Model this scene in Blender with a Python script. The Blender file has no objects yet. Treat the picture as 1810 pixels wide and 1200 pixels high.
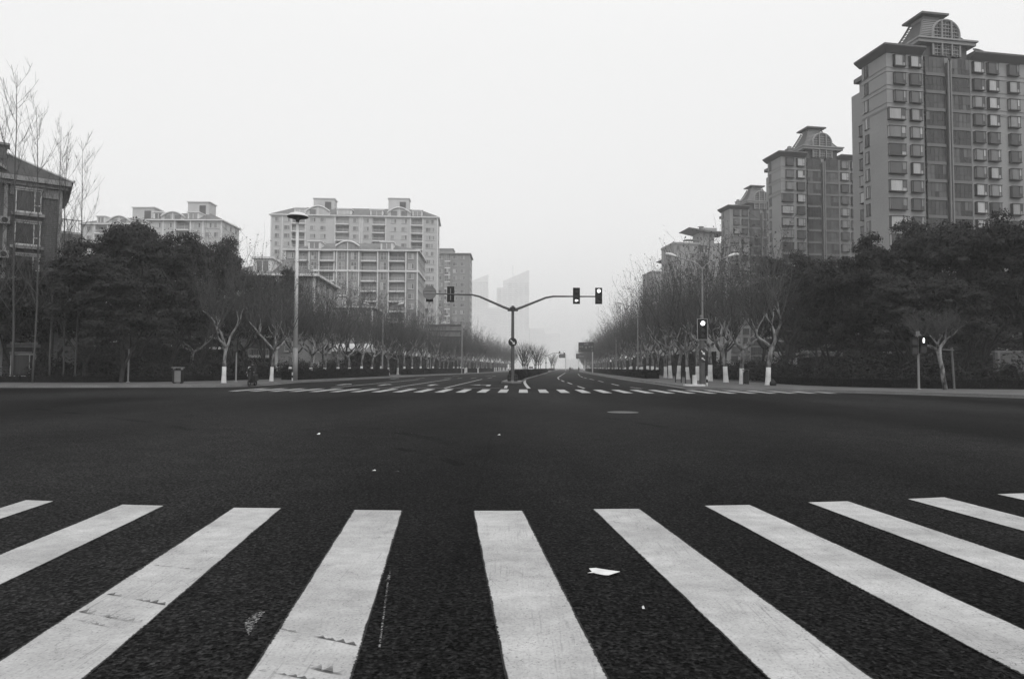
import bpy, math, random
import numpy as np
from mathutils import Vector, Matrix
R = math.radians
random.seed(7); rng = np.random.default_rng(11)
SC = bpy.context.scene
# ------------------------------------------------------------------ camera
F = 1207.0; CX, CY = 905.0, 600.0; CAMZ = 1.4
PITCH = math.atan(50/F); ROLL = 0.004
fwd = Vector((0, math.cos(PITCH), math.sin(PITCH)))
r0 = Vector((1, 0, 0)); u0 = Vector((0, -math.sin(PITCH), math.cos(PITCH)))
rt = r0*math.cos(ROLL) + u0*math.sin(ROLL); up = u0*math.cos(ROLL) - r0*math.sin(ROLL)
cd = bpy.data.cameras.new("camera"); cam = bpy.data.objects.new("camera", cd)
SC.collection.objects.link(cam); SC.camera = cam
cd.sensor_width = 36; cd.lens = 36*F/1810; cd.clip_end = 6000; cd.clip_start = 0.05
M = Matrix((rt, up, -fwd)).transposed().to_4x4(); M.translation = (0, 0, CAMZ)
cam.matrix_world = M
# ------------------------------------------------------------------ sky
w = bpy.data.worlds.new("World"); SC.world = w; w.use_nodes = True
nt = w.node_tree; nt.nodes.clear(); N = nt.nodes.new; L = nt.links.new
SUN_EL, SUN_AZ = 52, 150
sky = N('ShaderNodeTexSky'); sky.sky_type = 'NISHITA'; sky.sun_disc = False
sky.sun_elevation = R(SUN_EL); sky.sun_rotation = R(SUN_AZ); sky.dust_density = 6; sky.air_density = 2
bw = N('ShaderNodeRGBToBW'); L(sky.outputs[0], bw.inputs[0])
b1 = N('ShaderNodeBackground'); L(bw.outputs[0], b1.inputs[0]); b1.inputs[1].default_value = 0.05
tc = N('ShaderNodeTexCoord'); sx = N('ShaderNodeSeparateXYZ'); L(tc.outputs['Generated'], sx.inputs[0])
rp = N('ShaderNodeValToRGB'); L(sx.outputs[2], rp.inputs[0])           # overcast dome, brighter towards the zenith
WORLD_RAMP = [(0.0, .64), (0.08, .68), (0.2, .74), (0.42, .80), (0.6, .88), (1.0, 1.02)]
cr = rp.color_ramp
for i, (p, v) in enumerate(WORLD_RAMP):
    e = cr.elements[i] if i < 2 else cr.elements.new(p)
    e.position = p; e.color = (v, v, v, 1)
b2 = N('ShaderNodeBackground'); L(rp.outputs[0], b2.inputs[0]); b2.inputs[1].default_value = 1.0
ad = N('ShaderNodeAddShader'); L(b1.outputs[0], ad.inputs[0]); L(b2.outputs[0], ad.inputs[1])
wo = N('ShaderNodeOutputWorld'); L(ad.outputs[0], wo.inputs[0])
sd = bpy.data.lights.new("sun", 'SUN'); sd.energy = 0.5; sd.angle = R(25); sd.color = (1, 1, 1)
so = bpy.data.objects.new("sun", sd); SC.collection.objects.link(so)
so.rotation_euler = (R(90-SUN_EL), 0, R(180-SUN_AZ))
vs = SC.view_settings; vs.view_transform = 'Standard'; vs.look = 'None'; vs.exposure = 0; vs.gamma = 1
SC.cycles.use_denoising = True; SC.cycles.volume_bounces = 1; SC.cycles.max_bounces = 6
SC.cycles.transparent_max_bounces = 8
HAZE = 0.00062; HAZE_COL = 0.98
# ------------------------------------------------------------------ pixel helpers
def ray(px, py): return fwd + rt*((px-CX)/F) + up*((CY-py)/F)
def G(px, py, z=0.0):
    d = ray(px, py); t = (z-CAMZ)/d.z
    return Vector((d.x*t, d.y*t, z))
def AT(px, py, D):
    d = ray(px, py); t = D/d.y
    return Vector((d.x*t, D, CAMZ+d.z*t))
def XD(px, D, z=0.0): return Vector((AT(px, 650, D).x, D, z))
# ------------------------------------------------------------------ materials
MATS = {}
def mat(name, c, rough=.8, var=.15, scale=3., fine=.0, fscale=80., bump=0., bscale=30., metal=0., spec=.3, emit=0.):
    m = bpy.data.materials.new(name); m.use_nodes = True; MATS[name] = m
    nt = m.node_tree; b = nt.nodes['Principled BSDF']; n = nt.nodes.new; l = nt.links.new
    b.inputs['Roughness'].default_value = rough; b.inputs['Metallic'].default_value = metal
    b.inputs['Specular IOR Level'].default_value = spec
    if emit:
        b.inputs['Emission Color'].default_value = (1, 1, 1, 1); b.inputs['Emission Strength'].default_value = emit
    t = n('ShaderNodeTexCoord')
    def noise(s, det=4):
        q = n('ShaderNodeTexNoise'); q.inputs['Scale'].default_value = s; q.inputs['Detail'].default_value = det
        l(t.outputs['Object'], q.inputs['Vector']); return q
    a = noise(scale); mr = n('ShaderNodeMapRange'); l(a.outputs['Fac'], mr.inputs[0])
    mr.inputs[1].default_value = .25; mr.inputs[2].default_value = .75
    mr.inputs[3].default_value = c*(1-var); mr.inputs[4].default_value = c*(1+var)
    out = mr.outputs[0]
    if fine:
        f = noise(fscale, 2); m2 = n('ShaderNodeMapRange'); l(f.outputs['Fac'], m2.inputs[0])
        m2.inputs[1].default_value = .3; m2.inputs[2].default_value = .7
        m2.inputs[3].default_value = 1-fine; m2.inputs[4].default_value = 1+fine
        mu = n('ShaderNodeMath'); mu.operation = 'MULTIPLY'; l(out, mu.inputs[0]); l(m2.outputs[0], mu.inputs[1]); out = mu.outputs[0]
    l(out, b.inputs['Base Color'])
    if bump:
        f = noise(bscale, 3); bp = n('ShaderNodeBump'); bp.inputs['Strength'].default_value = bump
        bp.inputs['Distance'].default_value = .02
        l(f.outputs['Fac'], bp.inputs['Height']); l(bp.outputs[0], b.inputs['Normal'])
    return m
def node_tools(m):
    nt = m.node_tree; n = nt.nodes.new; l = nt.links.new
    def math_(op, a, b=None):
        q = n('ShaderNodeMath'); q.operation = op
        for i, v in enumerate((a, b)):
            if v is None: continue
            if isinstance(v, (int, float)): q.inputs[i].default_value = v
            else: l(v, q.inputs[i])
        return q.outputs[0]
    def mr(v, a, b, c, d):
        q = n('ShaderNodeMapRange'); l(v, q.inputs[0])
        for i, x in enumerate((a, b, c, d)): q.inputs[i+1].default_value = x
        return q.outputs[0]
    def noise(vec, s, det=4, rough=.5):
        q = n('ShaderNodeTexNoise'); q.inputs['Scale'].default_value = s; q.inputs['Detail'].default_value = det
        q.inputs['Roughness'].default_value = rough; l(vec, q.inputs['Vector']); return q.outputs['Fac']
    def mixv(f, a, b):
        q = n('ShaderNodeMix'); q.data_type = 'FLOAT'
        for i, v in ((0, f), (2, a), (3, b)):
            if isinstance(v, (int, float)): q.inputs[i].default_value = v
            else: l(v, q.inputs[i])
        return q.outputs[0]
    return nt, n, l, math_, mr, noise, mixv
def asphalt_nodes(m, obj):
    """returns (colour value, bump height) of worn dark asphalt"""
    nt, n, l, ma, mr, noise, mixv = node_tools(m)
    mp = n('ShaderNodeMapping'); l(obj, mp.inputs[0]); mp.inputs['Scale'].default_value = (1, .35, 1); mp.inputs['Rotation'].default_value = (0, 0, .1)
    big = noise(mp.outputs[0], .14, 4); mid = noise(obj, 1.6, 5)
    fine = noise(obj, 48, 2, .6)
    vo = n('ShaderNodeTexVoronoi'); vo.inputs['Scale'].default_value = 52; l(obj, vo.inputs['Vector'])
    sp = mr(ma('POWER', vo.outputs['Color'], 1.6), .0, 1, .25, 2.6)
    grit = mr(noise(obj, 26, 3), .35, .65, .7, 1.3)
    v = ma("MULTIPLY", mr(big, .36, .64, .0075, .020), mr(mid, .3, .7, .84, 1.16))
    v = ma('MULTIPLY', v, sp); v = ma('MULTIPLY', v, mr(fine, .34, .66, .4, 1.6)); v = ma('MULTIPLY', v, grit)
    h = ma('ADD', ma('MULTIPLY', vo.outputs['Distance'], 1.0), fine)
    return v, h
def asphalt():
    m = bpy.data.materials.new('asphalt'); m.use_nodes = True
    nt, n, l, ma, mr, noise, mixv = node_tools(m); b = nt.nodes['Principled BSDF']
    t = n('ShaderNodeTexCoord'); v, h = asphalt_nodes(m, t.outputs['Object'])
    # long joints and tar streaks of the paving machine
    s = n('ShaderNodeSeparateXYZ'); l(t.outputs['Object'], s.inputs[0])
    wob = ma('MULTIPLY', noise(t.outputs['Object'], .5), .25)
    xx = ma('ADD', s.outputs[0], wob)
    for x0, wd, k in ((-.28, .03, .8), (7.4, .05, .8), (-8.1, .05, .8)):
        dd = ma('ABSOLUTE', ma('SUBTRACT', xx, x0)); v = ma('MULTIPLY', v, mr(dd, wd*.4, wd, k, 1.0))
    l(v, b.inputs['Base Color']); b.inputs['Roughness'].default_value = .75; b.inputs['IOR'].default_value = 1.08; b.inputs['Specular IOR Level'].default_value = .5
    bp = n('ShaderNodeBump'); bp.inputs['Strength'].default_value = .7; bp.inputs['Distance'].default_value = .006
    l(h, bp.inputs['Height']); l(bp.outputs[0], b.inputs['Normal'])
    return m
def paint(name, alb, worn=.5):
    """thermoplastic road paint; UV.x across 0..1, UV.y metres along"""
    m = bpy.data.materials.new(name); m.use_nodes = True
    nt, n, l, ma, mr, noise, mixv = node_tools(m); b = nt.nodes['Principled BSDF']
    t = n('ShaderNodeTexCoord'); o = t.outputs['Object']; uv = n('ShaderNodeUVMap')
    s = n('ShaderNodeSeparateXYZ'); l(uv.outputs[0], s.inputs[0])
    av, ah = asphalt_nodes(m, o)
    big = noise(o, 1.1, 5, .6); mid = noise(o, 5, 6, .65); fine = noise(o, 60, 3)
    pv = ma('MULTIPLY', mr(big, .3, .7, alb*.72, alb*1.15), mr(mid, .3, .7, .84, 1.1))
    pv = ma('MULTIPLY', pv, mr(fine, .3, .75, .86, 1.1))
    # streaks of dirt dragged across
    mp = n('ShaderNodeMapping'); l(o, mp.inputs[0]); mp.inputs['Scale'].default_value = (1.5, 5, 1); mp.inputs['Rotation'].default_value = (0, 0, .6)
    pv = ma('MULTIPLY', pv, mr(noise(mp.outputs[0], 1.5, 4), .35, .7, 1.03, .9))
    # fine crack net and long scratches
    wv = n('ShaderNodeTexVoronoi'); wv.feature = 'DISTANCE_TO_EDGE'; wv.inputs['Scale'].default_value = 4.5
    dn = n('ShaderNodeTexNoise'); dn.inputs['Scale'].default_value = 9; dn.inputs['Detail'].default_value = 4; l(o, dn.inputs['Vector'])
    vm = n('ShaderNodeVectorMath'); vm.operation = 'MULTIPLY_ADD'; l(dn.outputs['Color'], vm.inputs[0]); vm.inputs[1].default_value = (.22, .22, .22); l(o, vm.inputs[2]); l(vm.outputs[0], wv.inputs['Vector'])
    ck = ma('MULTIPLY', mr(wv.outputs['Distance'], .002, .010, 1, 0), mr(noise(o, 1.4, 3), .46, .6, 0, .55))
    pv = ma('MULTIPLY', pv, ma('SUBTRACT', 1.0, ck))
    mp2 = n('ShaderNodeMapping'); l(o, mp2.inputs[0]); mp2.inputs['Scale'].default_value = (30, 1.2, 1); mp2.inputs['Rotation'].default_value = (0, 0, -.25)
    pv = ma('MULTIPLY', pv, ma('SUBTRACT', 1.0, ma('MULTIPLY', mr(noise(mp2.outputs[0], 2.0, 3), .56, .72, 0, .35), mr(noise(o, .8, 2), .45, .6, 0, 1))))
    vs2 = n('ShaderNodeTexVoronoi'); vs2.inputs['Scale'].default_value = 120; l(o, vs2.inputs['Vector'])
    pv = ma('MULTIPLY', pv, mr(vs2.outputs['Color'], 0, .25, .5, 1.0))
    # pits
    vo = n('ShaderNodeTexVoronoi'); vo.inputs['Scale'].default_value = 38; l(o, vo.inputs['Vector'])
    pit = mr(ma('ADD', vo.outputs['Distance'], mr(noise(o, 2.2, 4), .4, .68, .22, .02)), .10, .16, 1, 0)
    # ragged edges
    eu = ma('ABSOLUTE', ma('SUBTRACT', s.outputs[0], .5))
    eu = ma('ADD', eu, ma('MULTIPLY', ma('SUBTRACT', noise(o, 45, 4, .7), .5), ma('MULTIPLY', mr(noise(o, 1.7, 3), .42, .62, .01, .09), 1.0)))
    eu = ma('ADD', eu, ma('MULTIPLY', ma('SUBTRACT', noise(o, 3, 3), .5), .05))
    edge = mr(eu, .468, .482, 0, 1)
    msk = ma('MAXIMUM', ma('MULTIPLY', pit, worn), edge)
    l(mixv(msk, pv, av), b.inputs['Base Color']); b.inputs['Roughness'].default_value = .75
    b.inputs['Specular IOR Level'].default_value = .25
    bp = n('ShaderNodeBump'); bp.inputs['Strength'].default_value = .35; bp.inputs['Distance'].default_value = .004
    l(ma('ADD', fine, ma('MULTIPLY', msk, -1.5)), bp.inputs['Height']); l(bp.outputs[0], b.inputs['Normal'])
    return m
def paving():
    m = bpy.data.materials.new('paving'); m.use_nodes = True
    nt, n, l, ma, mr, noise, mixv = node_tools(m); b = nt.nodes['Principled BSDF']
    t = n('ShaderNodeTexCoord'); o = t.outputs['Object']
    br = n('ShaderNodeTexBrick'); l(o, br.inputs['Vector']); br.inputs['Scale'].default_value = 1
    br.inputs['Brick Width'].default_value = .4; br.inputs['Row Height'].default_value = .2; br.inputs['Mortar Size'].default_value = .012
    br.inputs['Color1'].default_value = (.075, .075, .075, 1); br.inputs['Color2'].default_value = (.10, .10, .10, 1); br.inputs['Mortar'].default_value = (.045, .045, .045, 1)
    bwn = n('ShaderNodeRGBToBW'); l(br.outputs[0], bwn.inputs[0])
    v = ma('MULTIPLY', bwn.outputs[0], mr(noise(o, .6, 5), .3, .7, .65, 1.3))
    l(v, b.inputs['Base Color']); b.inputs['Roughness'].default_value = .85
    return m
def brick(name, c1, c2, mo):
    m = bpy.data.materials.new(name); m.use_nodes = True
    nt, n, l, ma, mr, noise, mixv = node_tools(m); b = nt.nodes['Principled BSDF']
    t = n('ShaderNodeTexCoord'); mp = n('ShaderNodeMapping'); l(t.outputs['Object'], mp.inputs[0]); mp.inputs['Rotation'].default_value = (R(90), 0, 0)
    br = n('ShaderNodeTexBrick'); l(mp.outputs[0], br.inputs['Vector']); br.inputs['Scale'].default_value = 1
    br.inputs['Brick Width'].default_value = .5; br.inputs['Row Height'].default_value = .16; br.inputs['Mortar Size'].default_value = .02
    for k, c in (('Color1', c1), ('Color2', c2), ('Mortar', mo)): br.inputs[k].default_value = (c, c, c, 1)
    bwn = n('ShaderNodeRGBToBW'); l(br.outputs[0], bwn.inputs[0])
    l(ma('MULTIPLY', bwn.outputs[0], mr(noise(t.outputs['Object'], .4, 4), .3, .7, .8, 1.2)), b.inputs['Base Color'])
    b.inputs['Roughness'].default_value = .85
    return m
def glass(name, lo, hi, spec=.5, isl=1.0):
    """window pane: dark reflective glass with pale curtains behind some panes"""
    m = bpy.data.materials.new(name); m.use_nodes = True
    nt, n, l, ma, mr, noise, mixv = node_tools(m); b = nt.nodes['Principled BSDF']
    oi = n('ShaderNodeObjectInfo'); ge = n('ShaderNodeNewGeometry')
    f = ma('FRACT', ma('ADD', oi.outputs['Random'], ma('MULTIPLY', ge.outputs['Random Per Island'], isl)))
    v = mr(ma('POWER', f, 1.9), 0, 1, lo, hi)
    t = n('ShaderNodeTexCoord'); mp = n('ShaderNodeMapping'); l(t.outputs['Object'], mp.inputs[0]); mp.inputs['Scale'].default_value = (9, 9, .5)
    v = ma('MULTIPLY', v, mr(noise(mp.outputs[0], 1, 2), .35, .65, .8, 1.2))
    l(v, b.inputs['Base Color']); b.inputs['Roughness'].default_value = .12; b.inputs['Specular IOR Level'].default_value = spec
    return m
def leafmat(name, c, var=.5, rough=.55, spec=.3):
    m = bpy.data.materials.new(name); m.use_nodes = True
    nt, n, l, ma, mr, noise, mixv = node_tools(m); b = nt.nodes['Principled BSDF']
    ge = n('ShaderNodeNewGeometry'); oi = n('ShaderNodeObjectInfo')
    v = ma('MULTIPLY', mr(ge.outputs['Random Per Island'], 0, 1, c*(1-var), c*(1+var)), mr(oi.outputs['Random'], 0, 1, .8, 1.2))
    l(v, b.inputs['Base Color']); b.inputs['Roughness'].default_value = rough; b.inputs['IOR'].default_value = 1.2
    return m
def bark(name, lo, hi, scale=4., blotch=True):
    m = bpy.data.materials.new(name); m.use_nodes = True
    nt, n, l, ma, mr, noise, mixv = node_tools(m); b = nt.nodes['Principled BSDF']
    t = n('ShaderNodeTexCoord'); mp = n('ShaderNodeMapping'); l(t.outputs['Object'], mp.inputs[0]); mp.inputs['Scale'].default_value = (1, 1, .4)
    v = mr(noise(mp.outputs[0], scale, 5, .6), .4 if blotch else .3, .6 if blotch else .7, lo, hi)
    l(v, b.inputs['Base Color']); b.inputs['Roughness'].default_value = .85
    return m
ASPH = asphalt(); PAINT = paint('crosswalk_paint', .45, .85); PAINT2 = paint('lane_paint', .40, .5)
PAVE = paving(); SOIL = mat('soil', .03, .95, .3, .8, fine=.3, fscale=12)
KERB = mat('kerb_stone', .15, .85, .25, .7, fine=.2, fscale=20)
EARTH = mat('earth', .03, .95, .3, .05)
STEEL = mat('grey_steel', .07, .5, .15, 2, spec=.5); GALV = mat('galvanised', .24, .45, .12, 2, spec=.5)
DARKSTEEL = mat('dark_steel', .035, .5, .2, 2); BLACK = mat('black_plastic', .012, .5, .2, 3)
WHITEP = mat('white_enamel', .62, .4, .06, 1.0); LENS = mat('dark_lens', .05, .25, .1, 3)
LAMPON = mat('lit_lamp', .9, .4, 0, 1, emit=2.5)
PALESIGN = mat('sign_back', .17, .5, .12, 3); SIGNFACE = mat('sign_face', .045, .5, .1, 3); SIGNWHITE = mat('sign_lettering', .30, .5, .05, 3)
R_WALL = mat('render_wall', .28, .9, .10, .15, fine=.05, fscale=3); R_TRIM = mat('eave_trim', .12, .8, .1, .5); R_BAND = mat('string_course', .27, .85, .08, .5)
R_FRAME = mat('window_frame_dark', .05, .6, .15, 1); R_MULL = mat('metal_pipe', .22, .6, .1, 1); R_DARK = mat('recess_wall', .10, .9, .15, .4)
LOUV = mat('louvre', .28, .7, .1, 1)
L_WALL = mat('pale_wall', .47, .9, .1, .2); L_WALL2 = mat('grey_wall', .27, .9, .1, .2); L_TRIM = mat('white_trim', .66, .8, .06, .4); L_ROOF = mat('roof_tiles', .15, .85, .2, .7, fine=.15, fscale=4)
L_FRAME = mat('window_frame_pale', .5, .7, .1, 1); HZ_WALL = mat('haze_pale_wall', .80, .9, .03, .02); HZ_GL = mat('haze_pale_glazing', .66, .4, .15, .05)  # far tower colours are paled so that part of the haze is painted in
BRICK = brick('dark_brick', .06, .085, .12); CONC = mat('stained_concrete', .24, .9, .25, .5, fine=.15, fscale=6)
GL_R = glass('window_glass', .03, .42); GL_L = glass('window_glass_pale', .14, .5); GL_B = glass('balcony_glass', .015, .10, .4, .35); R_SLAB = mat('balcony_band', .14, .85, .1, .5); GL_D = glass('window_glass_dark', .015, .07)
LEAF = leafmat('evergreen_leaves', .027, .45, .7, .12); LEAF2 = leafmat('shrub_leaves', .020, .6, .7, .15); DRY = leafmat('dry_leaves', .07, .5, .9, .1)
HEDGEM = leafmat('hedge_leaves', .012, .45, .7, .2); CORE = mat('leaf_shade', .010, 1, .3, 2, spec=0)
BARK_P = bark('plane_bark', .04, .25, 3.5); BARK_D = bark('dark_bark', .015, .035, 4, False); TWIG = mat('twigs', .075, .9, .25, 2); LIMB = bark('limb_bark', .035, .27, 2.5)
POPLAR = mat('poplar_twigs', .07, .9, .2, 2)
WASH = mat('whitewash', .55, .9, .14, 2.2, fine=.12, fscale=25); PAPER = mat('paper', .62, .7, .15, 14)
SKIN = mat('skin', .25, .6, .1, 8); CLOTH = mat('dark_cloth', .02, .9, .3, 6); CLOTHP = mat('pale_cloth', .35, .9, .15, 6); RUBBER = mat('rubber', .015, .8, .1, 6)
CARW = mat('white_car_paint', .6, .3, .03, 1, spec=.5); CARG = mat('grey_car_paint', .14, .3, .03, 1, spec=.5)
# ------------------------------------------------------------------ mesh builder
class MB:
    def __init__(s): s.v = []; s.f = []; s.m = []; s.uv = None
    def add(s, vs, fs, mi=0):
        o = len(s.v); s.v.extend([tuple(v) for v in vs]); s.f.extend([tuple(i+o for i in f) for f in fs]); s.m.extend([mi]*len(fs)); return s
    def box(s, x0, x1, y0, y1, z0, z1, mi=0, T=None):
        vs = [Vector(p) for p in ((x0,y0,z0),(x1,y0,z0),(x1,y1,z0),(x0,y1,z0),(x0,y0,z1),(x1,y0,z1),(x1,y1,z1),(x0,y1,z1))]
        if T: vs = [T@v for v in vs]
        return s.add(vs, [(0,3,2,1),(4,5,6,7),(0,1,5,4),(1,2,6,5),(2,3,7,6),(3,0,4,7)], mi)
    def tube(s, pts, rad, n=6, mi=0, cap=True):
        pts = [Vector(p) for p in pts]; rings = []; o = len(s.v); k = len(pts)
        d = (pts[1]-pts[0]).normalized(); a = d.orthogonal().normalized()
        for i, p in enumerate(pts):
            d = (pts[min(i+1, k-1)]-pts[max(i-1, 0)])
            d = d.normalized() if d.length > 1e-9 else Vector((0,0,1))
            a = (a - d*a.dot(d)); a = a.normalized() if a.length > 1e-6 else d.orthogonal().normalized(); b = d.cross(a)
            r = rad[i] if hasattr(rad, '__len__') else rad
            for j in range(n):
                t = 2*math.pi*j/n; s.v.append(tuple(p + (a*math.cos(t)+b*math.sin(t))*r))
        for i in range(k-1):
            for j in range(n):
                s.f.append((o+i*n+j, o+i*n+(j+1)%n, o+(i+1)*n+(j+1)%n, o+(i+1)*n+j)); s.m.append(mi)
        if cap:
            s.f.append(tuple(o+j for j in reversed(range(n)))); s.m.append(mi)
            s.f.append(tuple(o+(k-1)*n+j for j in range(n))); s.m.append(mi)
        return s
    def lathe(s, prof, n=20, mi=0, c=(0,0,0)):
        o = len(s.v); k = len(prof)
        for r, z in prof:
            for j in range(n):
                t = 2*math.pi*j/n; s.v.append((c[0]+r*math.cos(t), c[1]+r*math.sin(t), c[2]+z))
        for i in range(k-1):
            for j in range(n):
                s.f.append((o+i*n+j, o+i*n+(j+1)%n, o+(i+1)*n+(j+1)%n, o+(i+1)*n+j)); s.m.append(mi)
        return s
    def prism(s, poly, z0, z1, mi=0, T=None):
        n = len(poly); vs = [Vector((p[0], p[1], z0)) for p in poly]+[Vector((p[0], p[1], z1)) for p in poly]
        if T: vs = [T@v for v in vs]
        return s.add(vs, [tuple(reversed(range(n))), tuple(range(n, 2*n))]+[(i, (i+1) % n, n+(i+1) % n, n+i) for i in range(n)], mi)
    def disc(s, c, r, y0, y1, n=20, mi=0):            # short cylinder whose axis runs along y
        return s.prism([(c[0]+r*math.cos(2*math.pi*i/n), c[1]+r*math.sin(2*math.pi*i/n)) for i in range(n)], -y1, -y0, mi, Matrix.Rotation(R(90), 4, 'X'))
    def build(s, name, mats, parent=None, smooth=False):
        me = bpy.data.meshes.new(name); me.from_pydata(s.v, [], s.f)
        if not isinstance(mats, (list, tuple)): mats = [mats]
        for m in mats: me.materials.append(m)
        if len(mats) > 1: me.polygons.foreach_set('material_index', s.m)
        if smooth: me.polygons.foreach_set('use_smooth', [True]*len(s.f))
        if s.uv:
            u = me.uv_layers.new(name='UVMap'); flat = []
            for f in s.f:
                for i in f: flat.extend(s.uv[i])
            u.data.foreach_set('uv', flat)
        me.update(); return link(name, me, parent)
def link(name, data, parent=None):
    o = bpy.data.objects.new(name, data); SC.collection.objects.link(o)
    if parent: o.parent = parent
    return o
def tag(o, label=None, cat=None, group=None, kind=None):
    if label: o['label'] = label
    if cat: o['category'] = cat
    if group: o['group'] = group
    if kind: o['kind'] = kind
    return o
def thing(name, label, cat, loc=(0,0,0), rz=0, group=None):
    o = link(name, None); o.location = loc; o.rotation_euler = (0, 0, rz); return tag(o, label, cat, group)
def copy_tree(o, label=None, loc=None, rz=None, sc=None):
    def cp(a, par):
        c = a.copy(); SC.collection.objects.link(c); c.parent = par
        for ch in a.children: cp(ch, c)
        return c
    c = cp(o, None)
    if label: c['label'] = label
    if loc is not None: c.location = loc
    if rz is not None: c.rotation_euler = (0, 0, rz)
    if sc is not None: c.scale = sc if hasattr(sc, '__len__') else (sc, sc, sc)
    return c
ORD = ['first','second','third','fourth','fifth','sixth','seventh','eighth','ninth','tenth','eleventh','twelfth','thirteenth','fourteenth','fifteenth','sixteenth','seventeenth','eighteenth','nineteenth','twentieth','twenty-first','twenty-second','twenty-third','twenty-fourth','twenty-fifth','twenty-sixth','twenty-seventh','twenty-eighth','twenty-ninth','thirtieth']
# ------------------------------------------------------------------ ground, road, pavements
MB().add([(-1400,-150,-.03),(1400,-150,-.03),(1400,1400,-.03),(-1400,1400,-.03)], [(0,1,2,3)]).build('ground', EARTH)['kind'] = 'structure'
MB().add([(-300,-100,0),(300,-100,0),(300,900,0),(-300,900,0)], [(0,1,2,3)]).build('road', ASPH)['kind'] = 'structure'
def smoothpath(pts, it=2):
    pts = [Vector(p) for p in pts]
    for _ in range(it):
        q = [pts[0]]
        for a, b in zip(pts, pts[1:]): q += [a*.75+b*.25, a*.25+b*.75]
        pts = q+[pts[-1]]
    return pts
def slab(name, path, tail, mt, z0, z1, kmat=None):
    poly = [(p.x, p.y) for p in path]+tail
    o = MB().prism(poly, z0, z1).build(name, mt); o['kind'] = 'structure'
    return o
KL = smoothpath([(-200,52,0),(-60,46,0), G(0,685), G(250,684.6), G(400,684.3), G(470,681), G(505,677), G(552,675), G(677,668), G(842,660), (3,300,0), (24,500,0), (60,800,0)])
KR = smoothpath([(70,4,0),(36,24,0), G(1810,703.5), G(1600,696.5), G(1400,691.5), G(1290,690), G(1225,687.5), G(1200,684), G(1170,679.5), G(1128,674), G(1050,661), (29,300,0), (50,500,0), (92,800,0)])
def inset(path, d):
    out = []
    for i, p in enumerate(path):
        t = (path[min(i+1, len(path)-1)]-path[max(i-1, 0)]).normalized(); out.append(p+Vector((-t.y, t.x, 0))*d)
    return out
def ribbon(mb, a, b, z0, z1):
    """raised strip between two parallel paths with a vertical face on both sides"""
    for i in range(len(a)-1):
        mb.add([(a[i].x,a[i].y,z0),(a[i+1].x,a[i+1].y,z0),(a[i+1].x,a[i+1].y,z1),(a[i].x,a[i].y,z1)], [(0,1,2,3)])
        mb.add([(a[i].x,a[i].y,z1),(a[i+1].x,a[i+1].y,z1),(b[i+1].x,b[i+1].y,z1),(b[i].x,b[i].y,z1)], [(0,1,2,3)])
for nm, K, sgn in (('pavement_left', KL, 1), ('pavement_right', KR, -1)):
    K2 = inset(K, .28*sgn)
    mb = MB(); ribbon(mb, K, K2, -.01, .15); mb.build('kerb', KERB)['kind'] = 'structure'
    g1, g2 = inset(K, -.42*sgn), inset(K, .0)
    mb = MB(); ribbon(mb, g1, g2, .0, .006); mb.build('gutter', KERB)['kind'] = 'structure'
    tail = [(-300,800),(-300,52)] if sgn > 0 else [(300,800),(300,4)]
    slab('pavement', K2, tail, PAVE, -.01, .146)
def bedpath(pts): return smoothpath(pts, 2)
BL = bedpath([(-200,58,0),(-60,54,0), G(0,676,.15), G(230,676,.15), G(370,673,.15), (-24.5,68,0), (-21.5,100,0), (-15,164,0), (-5,300,0), (15,500,0)])
BR = bedpath([(60,34,0), G(1810,688,.15), G(1600,686.5,.15), (22.5,50,0), (22.6,60,0), (23,85,0), (27,164,0), (36,300,0), (56,500,0)])
slab('planting_bed', BL, [(-300,500),(-300,58)], SOIL, 0, .165); slab('planting_bed', BR, [(300,500),(300,34)], SOIL, 0, .165)
# median island
MC = smoothpath([(-.05,62,0),(.1,68,0),(.9,82,0),(2.6,105,0),(5.2,140,0),(11,220,0),(17,300,0),(30,450,0)])
a_, b_ = inset(MC, .9), inset(MC, -.9)
isl = [Vector((0.0, 60.6, 0))]+b_+a_[::-1]
MB().prism([(p.x, p.y) for p in isl], -.01, .15).build('median_island', KERB)['kind'] = 'structure'
# ------------------------------------------------------------------ road markings
def strip_mesh(quads, z, name, mt, parent=None):
    mb = MB(); mb.uv = []
    for q in quads:                        # near-left, near-right, far-right, far-left
        nl, nr, fr, fl = [Vector(p) for p in q]
        n = max(1, int((fl-nl).length/1.0)); o = len(mb.v); ln = (fl-nl).length
        for i in range(n+1):
            t = i/n; a = nl.lerp(fl, t); b = nr.lerp(fr, t)
            mb.v += [(a.x, a.y, z), (b.x, b.y, z)]; mb.uv += [(0, t*ln), (1, t*ln)]
        for i in range(n): mb.f.append((o+2*i, o+2*i+1, o+2*i+3, o+2*i+2)); mb.m.append(0)
    return mb.build(name, mt, parent)
cw = link('near_crosswalk', None); cw['kind'] = 'structure'
# top-left, top-right, then a lower point on the left edge and on the right edge
NEAR = [((50,884),(95,886),(0,898.5*1.0),(0,919)),
        ((215,892),(291,894),(0,980),(0,1035)),
        ((412,897.5),(498,898.5),(0,1167),(150,1200)),
        ((625,901.5),(712,902.5),(435,1200),(622,1200)),
        ((836,903),(925,903),(893,1200),(1077,1200)),
        ((1047,900),(1131,899.5),(1357,1200),(1545,1200)),
        ((1244,894),(1327,892.5),(1810,1196),(1810,1112)),
        ((1427,888),(1500,886),(1810,1025),(1810,992)),
        ((1603,882),(1671,879),(1810,939.5),(1810,914)),
        ((1762,873.5),(1822,871.5),(1900,905),(1950,895))]
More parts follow.
